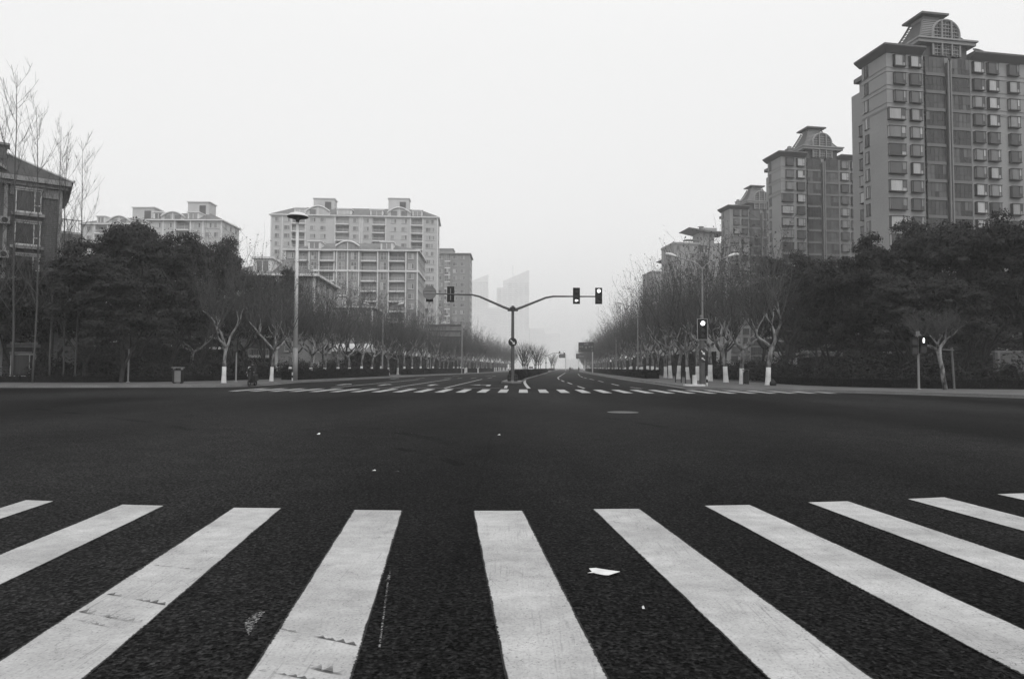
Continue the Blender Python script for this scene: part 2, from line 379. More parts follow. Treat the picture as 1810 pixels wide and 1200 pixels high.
# fit straight edges: near end is pushed out to one common line close to the camera
NEARY = 1.2
for i, (tl, tr, bl, br) in enumerate(NEAR):
    A, B = G(*tl), G(*tr); a, b = G(*bl), G(*br)
    if i == 0: # both edges lie along the stripe direction of the next one
        dirv = (G(0,980)-G(215,892)).normalized(); a = A+dirv*5; b = B+dirv*5; A = G(45,884)
    if i == 7: a = A+(G(1810,1196)-G(1244,894)).normalized()*5; b = B+(G(1810,1112)-G(1327,892.5)).normalized()*5; 
    if i >= 8:
        a = A+(G(1810,1025)-G(1427,888)).normalized()*5; b = B+(G(1810,992)-G(1500,886)).normalized()*5
    nl = A+(a-A)*((NEARY-A.y)/(a.y-A.y)); nr = B+(b-B)*((NEARY-B.y)/(b.y-B.y))
    wd = (B-A).length; nr = nl+(nr-nl).normalized()*min(max((nr-nl).length, wd*.9), wd*1.12) if i not in (3,4,5) else nr
    strip_mesh([(nl, nr, B, A)], .004, 'stripe', PAINT, cw)
fw = link('far_crosswalk', None); fw['kind'] = 'structure'
ca, cb = XD(925, 44.8), XD(925.5, 38.4)
qs = []
for k in range(-15, 17):
    if k < -14 or k > 15: continue
    x0 = ca.x+k*1.19; sk = .06
    yk = 0.0 if abs(k) < 10 else (abs(k)-9)*.12
    q = (Vector((x0-.27-.1, 38.6+yk, 0)), Vector((x0+.27-.1, 38.6+yk, 0)), Vector((x0+.27, 44.4, 0)), Vector((x0-.27, 44.4, 0)))
    strip_mesh([q], .004, 'stripe', PAINT2, fw)
def line_mark(pts, wd, name='lane_line', z=.004, dash=None):
    pts = smoothpath(pts, 1) if len(pts) > 2 else [Vector(p) for p in pts]
    a, b = inset(pts, wd/2), inset(pts, -wd/2)
    o = strip_mesh([(a[i], b[i], b[i+1], a[i+1]) for i in range(len(pts)-1)], z, name, PAINT2); o['kind'] = 'structure'; return o
def g(*p): return G(*p)
line_mark([g(638,685.5), g(700,685.8), g(892,686.2)], .22, 'stop_line')
for a, b in (((785,686),(852,670.2)), ((690,686),(796,670.2)), ((585,685.3),(740,670.8))): line_mark([g(*a), g(*b)], .17)
line_mark([g(935,686.5), g(930,681), g(927,676.2), g(928,671.5), g(933,668), g(946,663.6), g(967,660)], .26, 'edge_line')
line_mark([(13.0,48,0), (12.9,72,0), (14.7,100,0), (17.9,155,0), (25.5,260,0)], .16, 'edge_line')
line_mark([g(1000,658.5), g(987,666.5), g(986,668.5)], .2)
for pts in ([(1440/7.54,712),(1265,0)],): pass
def dash(p, q, wd=.17): line_mark([g(*p), g(*q)], wd, 'lane_dash')
for p, q in (((1033,686.5),(1021,682.5)), ((1011,679),(1003,676)), ((997,674.5),(992,672)), ((988.5,670.8),(986.5,669)),
             ((1066,675.3),(1057,673)), ((1050,671.5),(1042,669.5)), ((1037,668.8),(1032,667.5)), ((1030,667),(1026,665)), ((1025,664.3),(1021.5,660.5)),
             ((1134,686.9),(1114,684.5)), ((1094,681.5),(1081,678.5)), ((1066.5,675.2),(1058,673)),
             ((847,660.5),(858,659.8)), ((832,668.8),(842,667.6)), ((808,668.9),(817,667.8)), ((785,669),(797,667.6)), ((862,668.6),(869,667.4)),
             ((735,669.5),(750,668)), ((870,665.2),(877,664.2)), ((800,665.2),(812,664.2)), ((858,665),(868,664.3))): dash(p, q)
def arrow(px, py, ln, kind, s=1.0):
    o = g(px, py); mb = MB(); mb.uv = []
    t = Vector((.0, 1, 0)); n = Vector((1, 0, 0))
    def poly(ps): 
        k = len(mb.v)
        for x, y in ps: mb.v.append((o.x+x*s, o.y+y, .004)); mb.uv.append((.5, 0))
        mb.f.append(tuple(range(k, k+len(ps)))); mb.m.append(0)
    poly([(-.1,0),(.1,0),(.1,ln*.62),(-.1,ln*.62)])
    if kind == 'left':
        poly([(-.1,ln*.62),(.1,ln*.62),(.1,ln*.8),(-.45,ln*.8),(-.45,ln*.7)]); poly([(-.45,ln*.55),(-.45,ln*.97),(-1.0,ln*.76)])
    else: poly([(-.32,ln*.62),(.32,ln*.62),(0,ln)])
    ob = mb.build('lane_arrow', PAINT2); ob['kind'] = 'structure'
arrow(862, 682.2, 4.2, 'left', 1.6); arrow(758, 681.8, 4.5, 'up', 1.6); arrow(670, 681.4, 4.5, 'up', 1.6); arrow(596, 680.8, 4.5, 'up', 1.6)
arrow(690, 670, 6, 'up', 1.5)
strip_mesh([(g(890.5,686), g(896.5,686), g(897.5,681.5), g(892.5,681.5))], .006, 'painted_patch', PAINT2)['kind'] = 'structure'
# ghost line beside the fourth stripe, worn triangle patch, pale manhole
FADE = paint('faded_paint', .22, 1.0)
def fade_alpha(m, amount=.7, scale=30):
    nt = m.node_tree; out = nt.nodes['Material Output']; b = nt.nodes['Principled BSDF']
    tr = nt.nodes.new('ShaderNodeBsdfTransparent'); mx = nt.nodes.new('ShaderNodeMixShader'); nz = nt.nodes.new('ShaderNodeTexNoise')
    t = nt.nodes.new('ShaderNodeTexCoord'); nt.links.new(t.outputs['Object'], nz.inputs['Vector']); nz.inputs['Scale'].default_value = scale; nz.inputs['Detail'].default_value = 5
    mr = nt.nodes.new('ShaderNodeMapRange'); nt.links.new(nz.outputs['Fac'], mr.inputs[0])
    mr.inputs[1].default_value = .42; mr.inputs[2].default_value = .6; mr.inputs[3].default_value = 0; mr.inputs[4].default_value = amount
    nt.links.new(mr.outputs[0], mx.inputs[0]); nt.links.new(tr.outputs[0], mx.inputs[1]); nt.links.new(b.outputs[0], mx.inputs[2]); nt.links.new(mx.outputs[0], out.inputs[0])
fade_alpha(FADE, .8, 60)
TYRE = mat('tyre_rubber_mark', .05, .9, .3, 8); fade_alpha(TYRE, .62, 5)
SKID = mat('skid_mark', .004, .9, .2, 3, spec=.05); fade_alpha(SKID, .2, .7)
o = strip_mesh([(g(668,1150), g(672,1150), g(687,1030), g(684,1030)), (g(700-17,1025), g(690,1025), g(690,1010), g(688,1010))], .004, 'faded_line', FADE); o['kind'] = 'structure'
mb = MB(); mb.uv = []
for p in ((434,1112),(440,1124),(452,1103),(470,1080),(455,1083),(440,1092),(432,1102)):
    q = g(*p); mb.v.append((q.x, q.y, .004)); mb.uv.append((.5, 0))
mb.f.append(tuple(range(7))[::-1]); mb.m.append(0); mb.build('worn_patch', FADE)['kind'] = 'structure'
def skid(pts, wd):
    pts = smoothpath([g(*p) for p in pts], 2); a, b = inset(pts, wd/2), inset(pts, -wd/2)
    o = strip_mesh([(a[i], b[i], b[i+1], a[i+1]) for i in range(len(pts)-1)], .003, 'skid_mark', SKID); o['kind'] = 'structure'
skid([(60,722),(200,738),(320,755),(430,778),(500,795)], .28); skid([(655,757),(720,767),(790,781),(850,806)], .30)
skid([(700,792),(760,803),(815,822)], .2); skid([(1120,800),(1200,830),(1260,870)], .2); skid([(990,728),(1100,742),(1200,760)], .25)
# saw-toothed tyre prints across the near stripes
def teeth(p, q, n, h, sk=.02, fade0=1, fade1=1):
    """print of a block tread: a thin continuous band with leaning blocks on its far side"""
    a, b = g(*p), g(*q); mb = MB(); d = (b-a)/n; nrm = Vector((0, 1, 0)); ph = random.random()*6
    for i in range(n*3):
        t = i/3; o = a+d*t; e = a+d*(t+1/3); w0 = h*(.14+.06*math.sin(ph+t*1.7)); w1 = h*(.14+.06*math.sin(ph+(t+1/3)*1.7))
        mb.add([(v.x, v.y, .006) for v in (o-nrm*w0, e-nrm*w1, e+nrm*w1, o+nrm*w0)], [(0,1,2,3)])
    for i in range(n):
        hh = h*(fade0+(fade1-fade0)*i/n)*(.7+.5*random.random()); o = a+d*i; j = random.uniform(-.08, .08)
        pts = [o+d*.05, o+d*.92, o+d*(.86+j)+nrm*hh*.35, o+d*(.66+j)+nrm*hh*.95, o+d*(.55+j)+nrm*hh*1.0, o+d*(.42+j)+nrm*hh*.55, o+d*.2+nrm*hh*.3]
        mb.add([(v.x, v.y, .0075) for v in pts], [tuple(range(7))])
    mb.build('tyre_print', TYRE)['kind'] = 'structure'
teeth((190,1051),(292,1070), 8, .045); teeth((140,1082),(250,1104), 8, .05); teeth((128,1095),(236,1120), 9, .02)
teeth((272,1000),(358,1009), 8, .02); teeth((492,1112),(630,1142), 8, .045, 1, .3); teeth((468,1164),(612,1196), 7, .06)
teeth((1080,922),(1205,948), 12, .03, 0, 1, 1); teeth((1535,1052),(1780,1130), 12, .04, 0, 1, .2); teeth((455,1186),(600,1212), 8, .02)
# ------------------------------------------------------------------ litter
def litter(name, label, px, py, pts, cat='paper', h=.004):
    o = g(px, py); mb = MB()
    top = [(x, y, z+h) for x, y, z in pts]; n = len(pts)
    c = (sum(p[0] for p in pts)/n, sum(p[1] for p in pts)/n, sum(p[2] for p in top)/n+.012)
    vs = top+[(x, y, z+h-.002) for x, y, z in pts]+[c, (c[0], c[1], c[2]-.002)]
    fs = [(i, (i+1) % n, 2*n) for i in range(n)]+[((i+1) % n+n, i+n, 2*n+1) for i in range(n)]+[(i, i+n, (i+1) % n+n, (i+1) % n) for i in range(n)]
    mb.add(vs, fs); ob = mb.build(name, PAPER); ob.location = (o.x, o.y, .004); tag(ob, label, cat)
litter('paper_sheet', 'crumpled white paper sheet lying on the asphalt between two near stripes', 1066, 1014,
       [(-.075,.012,.004),(-.05,-.012,.0),(.0,-.045,.0),(.03,-.055,.002),(.115,.0,.010),(.04,.05,.006),(-.035,.07,.012)])
fl = MB().add([(-.075,.012,.008),(-.035,.07,.016),(-.09,.05,.018),(-.05,-.012,.008),(-.11,.0,.003),(-.075,.012,.010),(-.035,.07,.018),(-.09,.05,.020)], [(0,1,2),(0,4,3),(7,6,5)]).build('folded_corner', PAPER, bpy.data.objects['paper_sheet'])
litter('paper_scrap', 'tiny white scrap lying below the large paper sheet', 1137, 1076, [(-.008,-.012,0),(.006,-.012,0),(.008,.012,.003),(-.006,.012,.003)])
litter('paper_scrap', 'small white scrap alone on the open asphalt left of centre', 563, 768, [(-.03,-.025,0),(.03,-.02,0),(.03,.03,.02),(-.0,.04,.03)])
litter('paper_scrap', 'tiny pale scrap above the gap between third and fourth near stripes', 661, 832, [(-.02,-.02,0),(.03,-.02,0),(.02,.03,.0)])
litter('paper_scrap', 'tiny pale scrap near the paving joint in mid crossing', 882, 769, [(-.03,-.02,0),(.03,-.02,0),(.02,.04,.01)])
litter('leaf_scrap', 'small dark wet leaf flat on the mid asphalt left of the joint', 701, 834, [(-.05,-.04,0),(.05,-.04,0),(.02,.04,.0)], 'leaf'); bpy.data.objects['leaf_scrap'].data.materials[0] = BLACK
mb = MB(); mb.lathe([(0,.0045),(.46,.0045),(.5,.0)], 24); c = g(1101, 728.5); o = mb.build('manhole_cover', mat('iron_cover', .045, .5, .2, 8, metal=.3)); o.location = (c.x, c.y, .001); tag(o, 'worn pale round manhole cover flush in the middle of the crossing', 'manhole cover')
# ================================================================== BUILDINGS
FACE = {'F': 0.0, 'L': -90.0, 'L1': -90.0, 'R': 90.0}
def win_geo(kind, w, h):
    """window meshes: x across, y=0 wall plane (outwards is -y), z from sill; material 0 frame, 1 glass, 2 dark slab"""
    fr, gl = MB(), MB(); t = .07
    if kind == 'flat':
        for a in ((-w/2,-w/2+t,0,h),(w/2-t,w/2,0,h),(-w/2+t,w/2-t,0,t),(-w/2+t,w/2-t,h-t,h),(w*.12,w*.12+t,t,h-t)): fr.box(a[0],a[1],-.08,.0,a[2],a[3])
        fr.box(-w/2-.08, w/2+.08, -.16, 0, -.1, 0, 0); gl.box(-w/2+t, w*.12, -.03, .0, t, h-t, 0); gl.box(w*.12+t, w/2-t, -.03, .0, t, h-t, 0)
    elif kind == 'bay':
        d = .5
        fr.box(-w/2-.06, w/2+.06, -d-.06, 0, -.14, 0); fr.box(-w/2-.06, w/2+.06, -d-.06, 0, h, h+.10)
        for x in (-w/2, w/2-t): fr.box(x, x+t, -d, -d+t, 0, h); fr.box(x, x+t, -.1, 0, 0, h)
        x = w*.22; fr.box(x, x+t, -d, -d+t, 0, h); fr.box(x+t, w/2-t, -d, -d+t, h*.3, h*.3+t)
        e = d-.03
        gl.box(-w/2+t, x, -e, -e+.02, 0.001, h-.001); gl.box(x+t, w/2-t, -e, -e+.02, 0.001, h*.3); gl.box(x+t, w/2-t, -e, -e+.02, h*.3+t, h-.001)
        gl.box(-w/2+.02, -w/2+.04, -d+t, -.1, .001, h-.001); gl.box(w/2-.04, w/2-.02, -d+t, -.1, .001, h-.001)
        gl.box(-w/2+.05, w/2-.05, -.02, .0, .01, h-.01)
    elif kind == 'tall':
        n = max(2, round(w/.8))
        for i in range(n+1): x = -w/2+(w-t)*i/n; fr.box(x, x+t, -.12, 0, 0, h)
        for z in (0, h*.48, h-t):
            for i in range(n): fr.box(-w/2+(w-t)*i/n+t, -w/2+(w-t)*(i+1)/n, -.1, 0, z, z+t)
        for i in range(n):
            a, b = -w/2+(w-t)*i/n+t, -w/2+(w-t)*(i+1)/n
            gl.box(a, b, -.04, 0, t, h*.48); gl.box(a, b, -.04, 0, h*.48+t, h-t)
    return fr, gl
def balc_geo(w, fh, mode, out):
    """balcony: material 0 slab, 1 glass, 2 rail"""
    m = MB()
    m.box(-w/2, w/2, -out, 1.25, -.2, 0, 0)
    if mode == 'glazed':
        m.box(-w/2, w/2, -out-.12, -out, -.42, .06, 0)
        n = max(3, round(w/.75)); t = .06
        m.box(-w/2, w/2, -out, -out+.08, fh*.34, fh*.34+.08, 2)
        for i in range(n+1): x = -w/2+(w-t)*i/n; m.box(x, x+t, -out+.01, -out+.07, 0, fh*.34, 2); m.box(x, x+t, -out+.01, -out+.07, fh*.34+.08, fh-.2, 2)
        for i in range(n):
            a, b = -w/2+(w-t)*i/n+t, -w/2+(w-t)*(i+1)/n
            m.box(a, b, -out+.03, -out+.05, 0, fh*.34, 1)
            m.box(a, b, -out+.03, -out+.05, fh*.34+.08, fh-.2, 1)
        m.box(-w/2+.1, w/2-.1, 1.2, 1.24, .1, fh-.5, 1)
    else:
        m.box(-w/2, w/2, -out, -out+.1, 0, .16, 0)
        n = max(4, int(w/.35))
        for i in range(n+1): x = -w/2+(w-.04)*i/n; m.box(x, x+.04, -out+.02, -out+.06, .16, .95, 2)
        m.box(-w/2, w/2, -out, -out+.09, .95, 1.05, 2)
        m.box(-w/2+.3, w/2-.3, 1.2, 1.24, .1, fh-.5, 1)
        m.box(-.05, .05, 1.14, 1.2, .1, fh-.5, 2)
    return m
class Bld:
    def __init__(s, name, label, loc, rz, W, D, floors, fh, cat='building', group=None):
        s.root = thing(name, label, cat, loc, rz, group); s.W, s.D, s.n, s.fh = W, D, floors, fh; s.H = floors*fh
        s.items = {'window': [], 'balcony': []}
    def P(s, face, u, z, out=0):
        if face == 'F': return Vector((u, -out, z))
        if face == 'L': return Vector((-out, s.D-u, z))
        if face == 'L1': return Vector((1.5, s.D-u, z))
        return Vector((s.W+out, u, z))
    def wall(s, recs, mt, dark, side_recs=()):
        m = MB(); x = 0; d = 1.3
        recs = sorted(recs)
        for a, b in recs:
            m.box(x, a, 0, d, 0, s.H, 0); x = b
        m.box(x, s.W, 0, d, 0, s.H, 0); m.box(0, s.W, d, s.D, 0, s.H, 0)
        return m.build('wall', [mt, dark], s.root)
    def win(s, face, u, z, kind, w, h): s.items['window'].append((face, u, z, kind, w, h))
    def balc(s, u, z, w, mode, out): s.items['balcony'].append(('F', u, z, mode, w, out))
    def flush(s, frame, glassm, slab_, rail, sub=False, cap=96, balg=None):
        cache = {}; balg = balg or glassm
        its = sorted(s.items['window'], key=lambda q: -q[2])
        rest = MB()
        for i, (face, u, z, kind, w, h) in enumerate(its):
            key = (kind, round(w, 2), round(h, 2)); T = Matrix.Translation(s.P(face, u, z)) @ Matrix.Rotation(R(FACE[face]), 4, 'Z')
            if i < cap:
                if key not in cache:
                    fr, gl = win_geo(*key)
                    if sub:
                        a = fr.build('window', frame); b = gl.build('pane', glassm); cache[key] = (a, b); first = True
                    else:
                        c = MB(); c.add(fr.v, fr.f, 0); c.add(gl.v, gl.f, 1); cache[key] = (c.build('window', [frame, glassm]), None); first = True
                else: first = False
                a, b = cache[key]
                if first: o = a; p = b
                else:
                    o = a.copy(); SC.collection.objects.link(o)
                    p = None
                    if b: p = b.copy(); SC.collection.objects.link(p)
                o.parent = s.root; o.matrix_local = T
                if p: p.parent = o
            else:
                fr, gl = win_geo(*key); rest.add([T@Vector(v) for v in fr.v], fr.f, 0); rest.add([T@Vector(v) for v in gl.v], gl.f, 1)
        if rest.v: tag(rest.build('lower_windows', [frame, glassm], s.root), kind='stuff')
        its = sorted(s.items['balcony'], key=lambda q: -q[2]); cache = {}; rest = MB()
        for i, (face, u, z, mode, w, out) in enumerate(its):
            key = (round(w, 2), mode, out); T = Matrix.Translation(s.P(face, u, z))
            if i < cap:
                if key not in cache: cache[key] = o = balc_geo(w, s.fh, mode, out).build('balcony', [slab_, balg, rail])
                else: o = cache[key].copy(); SC.collection.objects.link(o)
                o.parent = s.root; o.matrix_local = T
            else:
                b = balc_geo(w, s.fh, mode, out); k0 = len(rest.m); rest.add([T@Vector(v) for v in b.v], b.f, 0); rest.m[k0:] = b.m
        if rest.v: tag(rest.build('lower_balconies', [slab_, balg, rail], s.root), kind='stuff')
def hip(m, x0, x1, y0, y1, z, h, over=.5, mi=0, ridge=None):
    x0 -= over; x1 += over; y0 -= over; y1 += over; k = min(x1-x0, y1-y0)/2 if ridge is None else ridge
    ym = (y0+y1)/2; yk = (y1-y0)/2
    m.add([(x0,y0,z),(x1,y0,z),(x1,y1,z),(x0,y1,z),(x0+k,ym,z+h),(x1-k,ym,z+h)], [(0,1,5,4),(1,2,5),(2,3,4,5),(3,0,4),(0,3,2,1)], mi)
# ---- three render-clad towers with louvred crowns on the right
def tower(label, loc, rz, cap=96, floors=18, sub=False, right_unit=True):
    W = 46.5 if right_unit else 21; fh = 2.75
    b = Bld('apartment_tower', label, loc, rz, W, 5.6, floors, fh, 'building', 'render clad towers with louvred crowns')
    units = [0] + ([25.2] if right_unit else [])
    recs = []
    for o in units: recs += [(o+6.3, o+9.7), (o+10.7, o+14.1)]
    b.wall(recs, R_WALL, R_DARK)
    for k in range(floors):
        z = k*fh; top4 = k >= floors-3
        for o in units:
            if o == 0 and not top4: b.win('F', 1.35, z+.75, 'bay', 2.75, 1.6)
            else: b.win('F', o+2.0, z+.75, 'bay', 1.8, 1.6)
            b.win('F', o+4.7, z+.75, 'bay', 1.8, 1.6); b.win('F', o+15.7, z+.75, 'bay', 1.8, 1.6); b.win('F', o+18.3, z+.75, 'bay', 1.8, 1.6)
            if o == 0: b.win('F', 22.0, z+.75, 'bay', 1.8, 1.6)
            b.balc(o+8.0, z, 3.4, 'glazed', .35); b.balc(o+12.4, z, 3.4, 'glazed', .35)
        b.win('L', 1.1, z+.7, 'flat', .9, 1.9)
        if not top4: b.win('L1', -1.4, z+.75, 'bay', 1.7, 1.6)
        if k >= floors-4:                 # string courses round the top storeys
            for zz in (z-.12, z+.55) if k > floors-4 else (z+2.4,):
                tr = MB(); tr.box(-.08, 6.3, -.08, 0, zz, zz+.14); tr.box(-.08, 0, 0, 5.6, zz, zz+.14)
                for o in units: tr.box(o+14.1, min(o+31.5, W+.08), -.08, 0, zz, zz+.14)
                tr.build('string_course', R_BAND, b.root)
    for o in units:
        for dx in (-.22, .22): MB().tube([(o+10.2+dx, -.75, 0), (o+10.2+dx, -.75, b.H-.8)], .12, 8, 0).build('drain_pipe', R_MULL, b.root)
        pp = MB(); pp.box(o+9.95, o+10.45, -.5, -.2, 0, b.H-1); 
        for k in range(0, floors): pp.box(o+9.85, o+10.55, -.64, -.5, k*fh+2.5, k*fh+2.6)
        pp.build('pipe_duct', R_DARK, b.root)
    # eaves: thick overhanging slab with bevelled underside, interrupted by the crown
    H = b.H; ev = MB()
    def eave(x0, x1, y0, y1, z, l=1, r=0):
        ov = 1.1
        lo = [(x0-(.1 if l else 0), y0-.1), (x1, y0-.1), (x1, y1), (x0-(.1 if l else 0), y1)]
        hi = [(x0-(ov if l else 0), y0-ov), (x1+(ov if r else 0), y0-ov), (x1+(ov if r else 0), y1), (x0-(ov if l else 0), y1)]
        ev.add([(p[0],p[1],z) for p in lo]+[(p[0],p[1],z+.75) for p in hi]+[(p[0],p[1],z+1.0) for p in hi],
               [(3,2,1,0),(0,1,5,4),(1,2,6,5),(2,3,7,6),(3,0,4,7),(4,5,9,8),(5,6,10,9),(6,7,11,10),(7,4,8,11),(8,9,10,11)])
    eave(0, 6.0, 0, 6.0, H, 1, 0)
    for o in units: eave(o+14.4, (o+31.2) if (right_unit and o == 0) else W, 0, 6.0, H, 0, 0 if o == 0 and right_unit else 1)
    ev.build('eaves', R_TRIM, b.root)
    up_ = MB()
    hip(up_, 1.8, 5.8, 2, 5.8, H+1.0, 1.5, 0)
    wg = MB(); wg.box(1.5, W-1.0, 5.6, 8.2, 0, H-1.2, 0); wg.box(.9, W-.2, 6.02, 8.8, H-1.2, H-.5, 1); wg.box(5.0, W-1.4, 8.2, 15, 0, H-.6, 0); wg.build('rear_wing', [R_WALL, R_TRIM], b.root)
    up_.box(5.0, 6.2, 5, 6.2, H+1.0, H+3.6); up_.box(4.85, 6.35, 4.85, 6.35, H+3.6, H+3.8); up_.lathe([(.5, 3.8), (.5, 4.3), (.1, 4.5), (0.01, 4.5)], 8, 0, (5.6, 5.6, H))
    up_.build('roof_box', L_WALL2, b.root)
    for o in units:
        c = o+10.2; z0 = H
        dr = MB(); dr.box(c-4.0, c+4.0, .25, 8, z0, z0+2.0, 0)                                  # drum
        dr.box(c-5.0, c+5.0, -.55, 9, z0+2.0, z0+2.5, 1)                                       # cornice slab
        dr.box(c-5.2, c+5.2, -.8, 9.2, z0+2.5, z0+2.75, 1)
        dr.build('crown_base', [R_DARK, R_BAND], b.root)
        # concave mansard of louvres
        zb = z0+2.75; Hh = 4.6; lv = MB(); prof = []
        for i in range(13):
            t = i/12; wdt = 4.6-2.9*(t**.7); prof.append((wdt, zb+Hh*t))
        cy = 3.9
        for i in range(12):
            (w0, za), (w1, zc) = prof[i], prof[i+1]; dz = (zc-za)*.42; th = .05
            f0 = w0*.85; f1 = w0+(w1-w0)*.42; ff = f1*.85
            lv.add([(c-w0,cy-f0,za),(c+w0,cy-f0,za),(c+f1,cy-ff,za+dz),(c-f1,cy-ff,za+dz)], [(0,1,2,3)], 0)
            for sx_ in (-1, 1): lv.add([(c+sx_*w0,cy-f0,za),(c+sx_*w0,cy+f0,za),(c+sx_*f1,cy+ff,za+dz),(c+sx_*f1,cy-ff,za+dz)], [(0,1,2,3)], 1)
            lv.add([(c-w0,cy+f0,za),(c+w0,cy+f0,za),(c+f1,cy+ff,za+dz),(c-f1,cy+ff,za+dz)], [(0,1,2,3)], 0)
        # solid dark core inside, corner ribs
        for i in range(12):
            (w0, za), (w1, zc) = prof[i], prof[i+1]; q0, q1 = w0-.35, w1-.35
            for A_, B_ in (((-1,-1),(1,-1)), ((1,-1),(1,1)), ((1,1),(-1,1)), ((-1,1),(-1,-1))):
                lv.add([(c+A_[0]*q0,cy+A_[1]*q0*.85,za),(c+B_[0]*q0,cy+B_[1]*q0*.85,za),(c+B_[0]*q1,cy+B_[1]*q1*.85,zc),(c+A_[0]*q1,cy+A_[1]*q1*.85,zc)], [(0,1,2,3)], 2)
        for sx_ in (-1, 1):
            for sy in (-1, 1): lv.tube([(c+sx_*p[0], cy+sy*p[0]*.85, p[1]) for p in prof], .14, 5, 1)
        lv.build('louvre_roof', [LOUV, R_TRIM, R_DARK], b.root)
        cp = MB(); zt = zb+Hh; cp.box(c-1.5, c+1.5, cy-1.3, cy+1.3, zt-.1, zt+.45, 1); cp.box(c-2.4, c+2.4, cy-2.2, cy+2.2, zt+.45, zt+.75, 0); cp.box(c-1.9, c+1.9, cy-1.7, cy+1.7, zt+.75, zt+.9, 0)
        cp.build('crown_cap', [R_TRIM, R_BAND], b.root)
        # arched lattice window in front of the crown
        ar = MB(); ra = 2.35; za = zb+.9; y0 = -.25
        pts = [(c-ra, y0, zb-2.6)]+[(c-ra*math.cos(t), y0, za+2.2*math.sin(t)) for t in [math.pi*k/16 for k in range(17)]]+[(c+ra, y0, zb-2.6)]
        ar.tube(pts, .17, 6, 0)
        for dx in (-.85, .85): ar.tube([(c+dx, y0-.15, zb-2.6), (c+dx, y0-.15, za+2.2*math.sqrt(1-(dx/ra)**2))], .15, 6, 0)
        for k in range(10):
            z = zb-2.2+k*.56
            hw = ra if z < za else ra*math.sqrt(max(0, 1-((z-za)/2.2)**2))
            if hw > .4: ar.box(c-hw, c+hw, y0, y0+.05, z, z+.1, 1)
        for k in range(-4, 5):
            x = c+k*.5; ztp = za+2.2*math.sqrt(max(0, 1-((x-c)/ra)**2)); ar.box(x-.03, x+.03, y0+.06, y0+.1, zb-2.6, ztp, 1)
        gl = MB(); gp = [(c-ra*math.cos(math.pi*k/16), za+2.2*math.sin(math.pi*k/16)) for k in range(17)]
        ar.prism([(c-ra, zb-2.6)]+gp+[(c+ra, zb-2.6)], -(y0+.2), -(y0+.12), 2, Matrix.Rotation(R(90), 4, 'X'))
        ar.build('arched_window', [R_BAND, LOUV, GL_D], b.root)
    b.flush(R_FRAME, GL_R, R_SLAB, R_FRAME, sub, balg=GL_B)
    return b
RZ = math.atan2(3.9, 23.4)
t1 = tower('tallest and nearest render clad tower on the right with louvred crown and bay windows', AT(1577, 652, 102).to_2d().to_3d(), RZ, sub=True)
t2 = tower('middle render clad tower on the right, with small louvred crown, partly behind the tallest', (60.8, 153, 0), RZ)
t3 = tower('farthest of the three louvred crown towers, palest and partly hidden by the middle one', (65.5, 204, 0), RZ)
# satellite dish and air conditioner on the near tower
d = MB(); d.lathe([(.0, .0), (.5, .06), (1.0, .28), (1.02, .30), (.5, .10), (.0, .03)], 16); dd = d.build('satellite_dish', L_TRIM, t1.root); dd.location = (17.2, 1.2, t1.H+1.9); dd.rotation_euler = (R(25), R(20), 0)
dd = MB().tube([(0,0,-1.0),(0,0,.1)], .06, 6).build('dish_mast', GALV, dd)
for (u, z) in ((5.75, 8*2.75+.2), (5.75, 7*2.75+.1)):
    m = MB().box(-.4, .4, -.35, 0, 0, .55, 0); m.disc((0, .28), .2, -.37, -.35, 14, 1); o = m.build('air_conditioner', [L_TRIM, BLACK], t1.root); o.location = (u, 0, z)
# ---- low wing-roofed blocks farther along on the right
def wing_block(label, loc, rz, W, floors, low):
    b = Bld('apartment_block', label, loc, rz, W, 14, floors, 2.9, 'building', 'hazy blocks with wing shaped roofs on the right')
    b.wall([(W*.42, W*.58)], R_WALL, R_DARK); tr = MB()
    for k in range(floors):
        z = k*2.9
        for u in (W*.09, W*.24, W*.35, W*.68, W*.82, W*.93): b.win('F', u, z+.7, 'flat', 1.7, 1.6)
        b.win('L', 4, z+.7, 'flat', 1.6, 1.5); b.win('L', 9.5, z+.7, 'flat', 1.6, 1.5); b.balc(W*.5, z, W*.15, 'glazed', .4)
    for u in (W*.3, W*.62): tr.box(u-.12, u+.12, -.2, 0, 0, b.H)
    tr.build('trim', R_BAND, b.root)
    H = b.H; m = MB(); m.box(0, W, -.3, 0, H, H+.8); m.box(-.3, 0, -.3, 14, H, H+.8)
    for i in range(5): m.box(W*.25+i*1.1, W*.25+i*1.1+.12, 2, 2.12, H, H+2.2)
    m.box(W*.25-.2, W*.25+4.8, 1.8, 5, H+2.2, H+2.45)
    m.build('parapet', R_BAND, b.root)
    m = MB(); c = W*.62; m.box(c-3, c+3, 2, 9, H, H+5.2, 1)
    m.add([(c-8,0,H+6.6),(c,-.5,H+5.0),(c+8.5,0,H+5.2),(c+8.5,11,H+5.2),(c,11,H+5.0),(c-8,11,H+6.6),(c-8,0,H+6.8),(c,-.5,H+5.6),(c+8.5,0,H+5.4),(c+8.5,11,H+5.4),(c,11,H+5.6),(c-8,11,H+6.8)],
          [(0,5,4,1),(1,4,3,2),(6,7,10,11),(7,8,9,10),(0,1,7,6),(1,2,8,7),(2,3,9,8),(3,4,10,9),(4,5,11,10),(5,0,6,11)], 0)
    m.box(c-1, c+4.5, 3, 8, H+5.6, H+7.4, 1); m.box(c-1.6, c, 5, 6, H+7.4, H+8.4, 0)
    m.build('wing_roof', [R_TRIM, R_WALL], b.root)
    b.flush(R_BAND, GL_R, R_BAND, R_FRAME, cap=60); return b
p = AT(1192, 650, 262); wing_block('hazy mid height block with a butterfly wing roof, right of the lane signals', (p.x, 262, 0), .12, 23, 17, 0)
